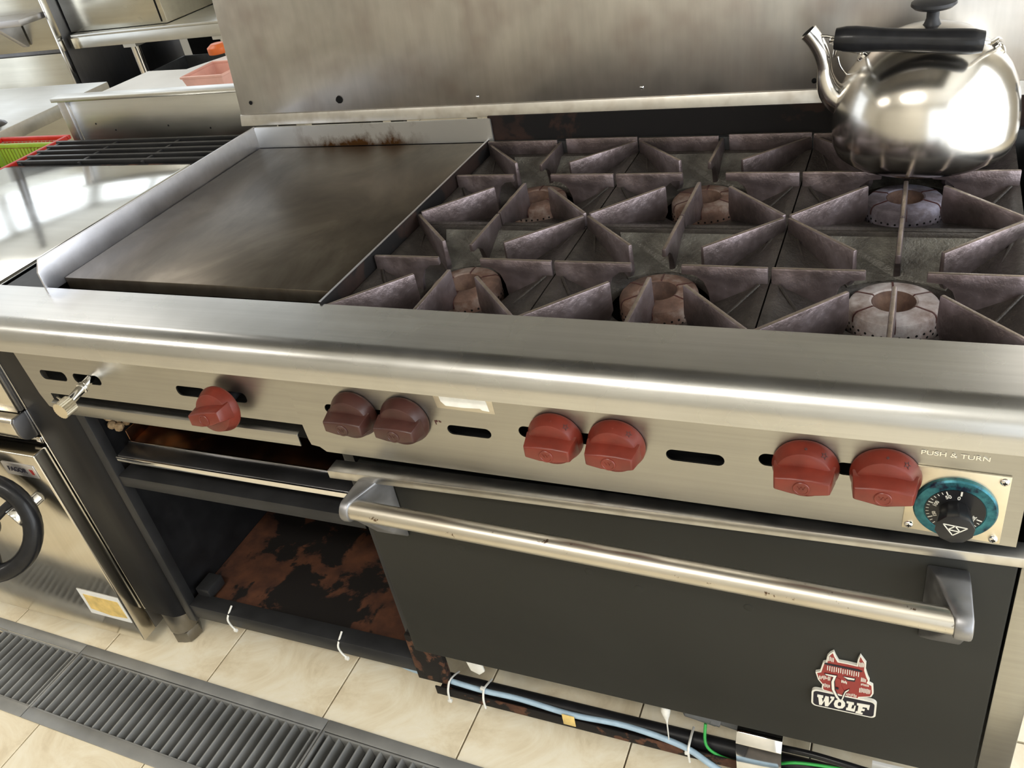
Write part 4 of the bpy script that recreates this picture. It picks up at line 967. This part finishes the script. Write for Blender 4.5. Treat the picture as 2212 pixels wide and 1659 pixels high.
# far table
ft = thing('prep_table', 'long stainless prep table with rounded front in the far background', 'table', (-2.0, 2.3, 0))
obj('top', MB().box(-2.565, -1.45, 2.0, 2.70, -.012, .0), 'table_steel', ft, .003); obj('fascia', MB().box(-2.56, -1.45, 2.003, 2.02, -.058, -.012), 'table_steel', ft, .002)
obj('corner_cap', MB().box(-2.568, -2.535, 1.998, 2.03, -.058, -.014), 'plate_gold_steel', ft, .002)
for x in (-2.28, -1.80): 
    lg2 = obj('leg', MB().tube([(x, 2.05, -.86), (x, 2.05, -.058)], .019, 16), 'chrome', ft); obj('leg_socket', MB().box(x-.035, x+.035, 2.022, 2.08, -.075, -.058), 'table_steel', lg2)
obj('leg', MB().tube([(-2.28, 2.62, -.86), (-2.28, 2.62, -.02)], .019, 12), 'chrome', ft)
obj('undershelf', MB().box(-2.50, -1.45, 2.06, 2.68, -.33, -.31), 'side_steel', ft)
obj('back_board', MB().box(-2.56, -1.45, 2.66, 2.69, -.86, -.06), 'black_frame', ft)
def crate(x, y, z, w, d, h, label):
    c = thing('crate', label, 'crate', (x, y, T+z), 'dark slotted crates under the prep table')
    e = MB().box(x-w/2, x+w/2, y-d/2, y-d/2+.008, z+h-.025, z+h).box(x-w/2, x+w/2, y-d/2, y-d/2+.008, z, z+.02)
    e.box(x-w/2, x-w/2+.008, y-d/2, y+d/2, z, z+h).box(x+w/2-.008, x+w/2, y-d/2, y+d/2, z, z+h).box(x-w/2, x+w/2, y+d/2-.008, y+d/2, z, z+h).box(x-w/2, x+w/2, y-d/2, y+d/2, z, z+.006)
    obj('shell', e, 'grey_plastic', c, .001)
    for i in range(6): obj('bar', MB().box(x-w/2+.02+i*(w-.05)/5, x-w/2+.034+i*(w-.05)/5, y-d/2, y-d/2+.006, z+.02, z+h-.025), 'grey_plastic', c)
crate(-2.17, 2.22, -.309, .30, .26, .105, 'dark slotted crate under the prep table, beside its chrome leg')
crate(-1.84, 2.22, -.309, .28, .26, .115, 'dark slotted crate under the prep table, next to the splash panel')
o = obj('bundle', MB().lathe([(0, -.14), (.05, -.13), (.062, -.06), (.065, .05), (.05, .13), (0, .14)], (-1.98, 2.48, -.235), (1, 0, 0), 20), 'shelf_rust', None); tag(o, 'brown rounded bundle on the shelf under the prep table', 'bundle')
# appliance on the far table
ap = thing('counter_appliance', 'stainless box appliance standing on the prep table', 'appliance', (-2.29, 2.3, T))
obj('body', MB().box(-2.590, -2.045, 2.035, 2.60, .002, .25), 'appliance_steel', ap, .004); obj('feet', MB().box(-2.53, -2.06, 2.11, 2.58, .0005, .002), 'black_paint', ap)
obj('door_seam', MB().box(-2.075, -2.067, 2.0335, 2.036, .01, .245), 'blackness', ap)
a2 = thing('wall_cabinet', 'pale cabinet behind the splash panel on the far table', 'cabinet', (-1.75, 2.5, T)); obj('body', MB().box(-2.0, -1.46, 2.40, 2.65, .001, .28), 'wall_paint', a2, .003); obj('door_edge', MB().box(-1.80, -1.795, 2.398, 2.401, .01, .27), 'side_steel', a2)
# tall cabinet, far left
tc_ = thing('tall_cabinet', 'tall stainless cabinet with bright edge at the upper left', 'cabinet', (-3.1, 2.3, 0))
obj('body', MB().box(-3.72, -2.60, 1.985, 2.65, -.86, .30), 'side_steel', tc_, .002)
obj('upper_door', MB().box(-3.71, -2.612, 1.962, 1.983, -.045, .29), 'appliance_steel', tc_, .003); obj('lower_door', MB().box(-3.71, -2.612, 1.962, 1.983, -.80, -.062), 'appliance_steel', tc_, .003)
obj('bright_edge', MB().box(-2.606, -2.596, 1.955, 1.985, -.86, .30), 'chrome', tc_, .001); obj('foot', MB().box(-3.68, -2.64, 2.02, 2.6, -.88, -.86), 'black_paint', tc_)
ws = thing('bracket_shelf', 'steel shelf on a slanted bracket in front of the tall cabinet', 'shelf', (-3.0, 1.9, T+.06))
obj('board', MB().box(-3.6, -2.615, 1.83, 1.960, .085, .110), 'guard_steel', ws, .003)
obj('bracket', MB().prism([(1.955, .084), (1.84, .084), (1.945, -.02), (1.955, -.02)], 0, -2.80, -2.77), 'guard_steel', ws, .001)
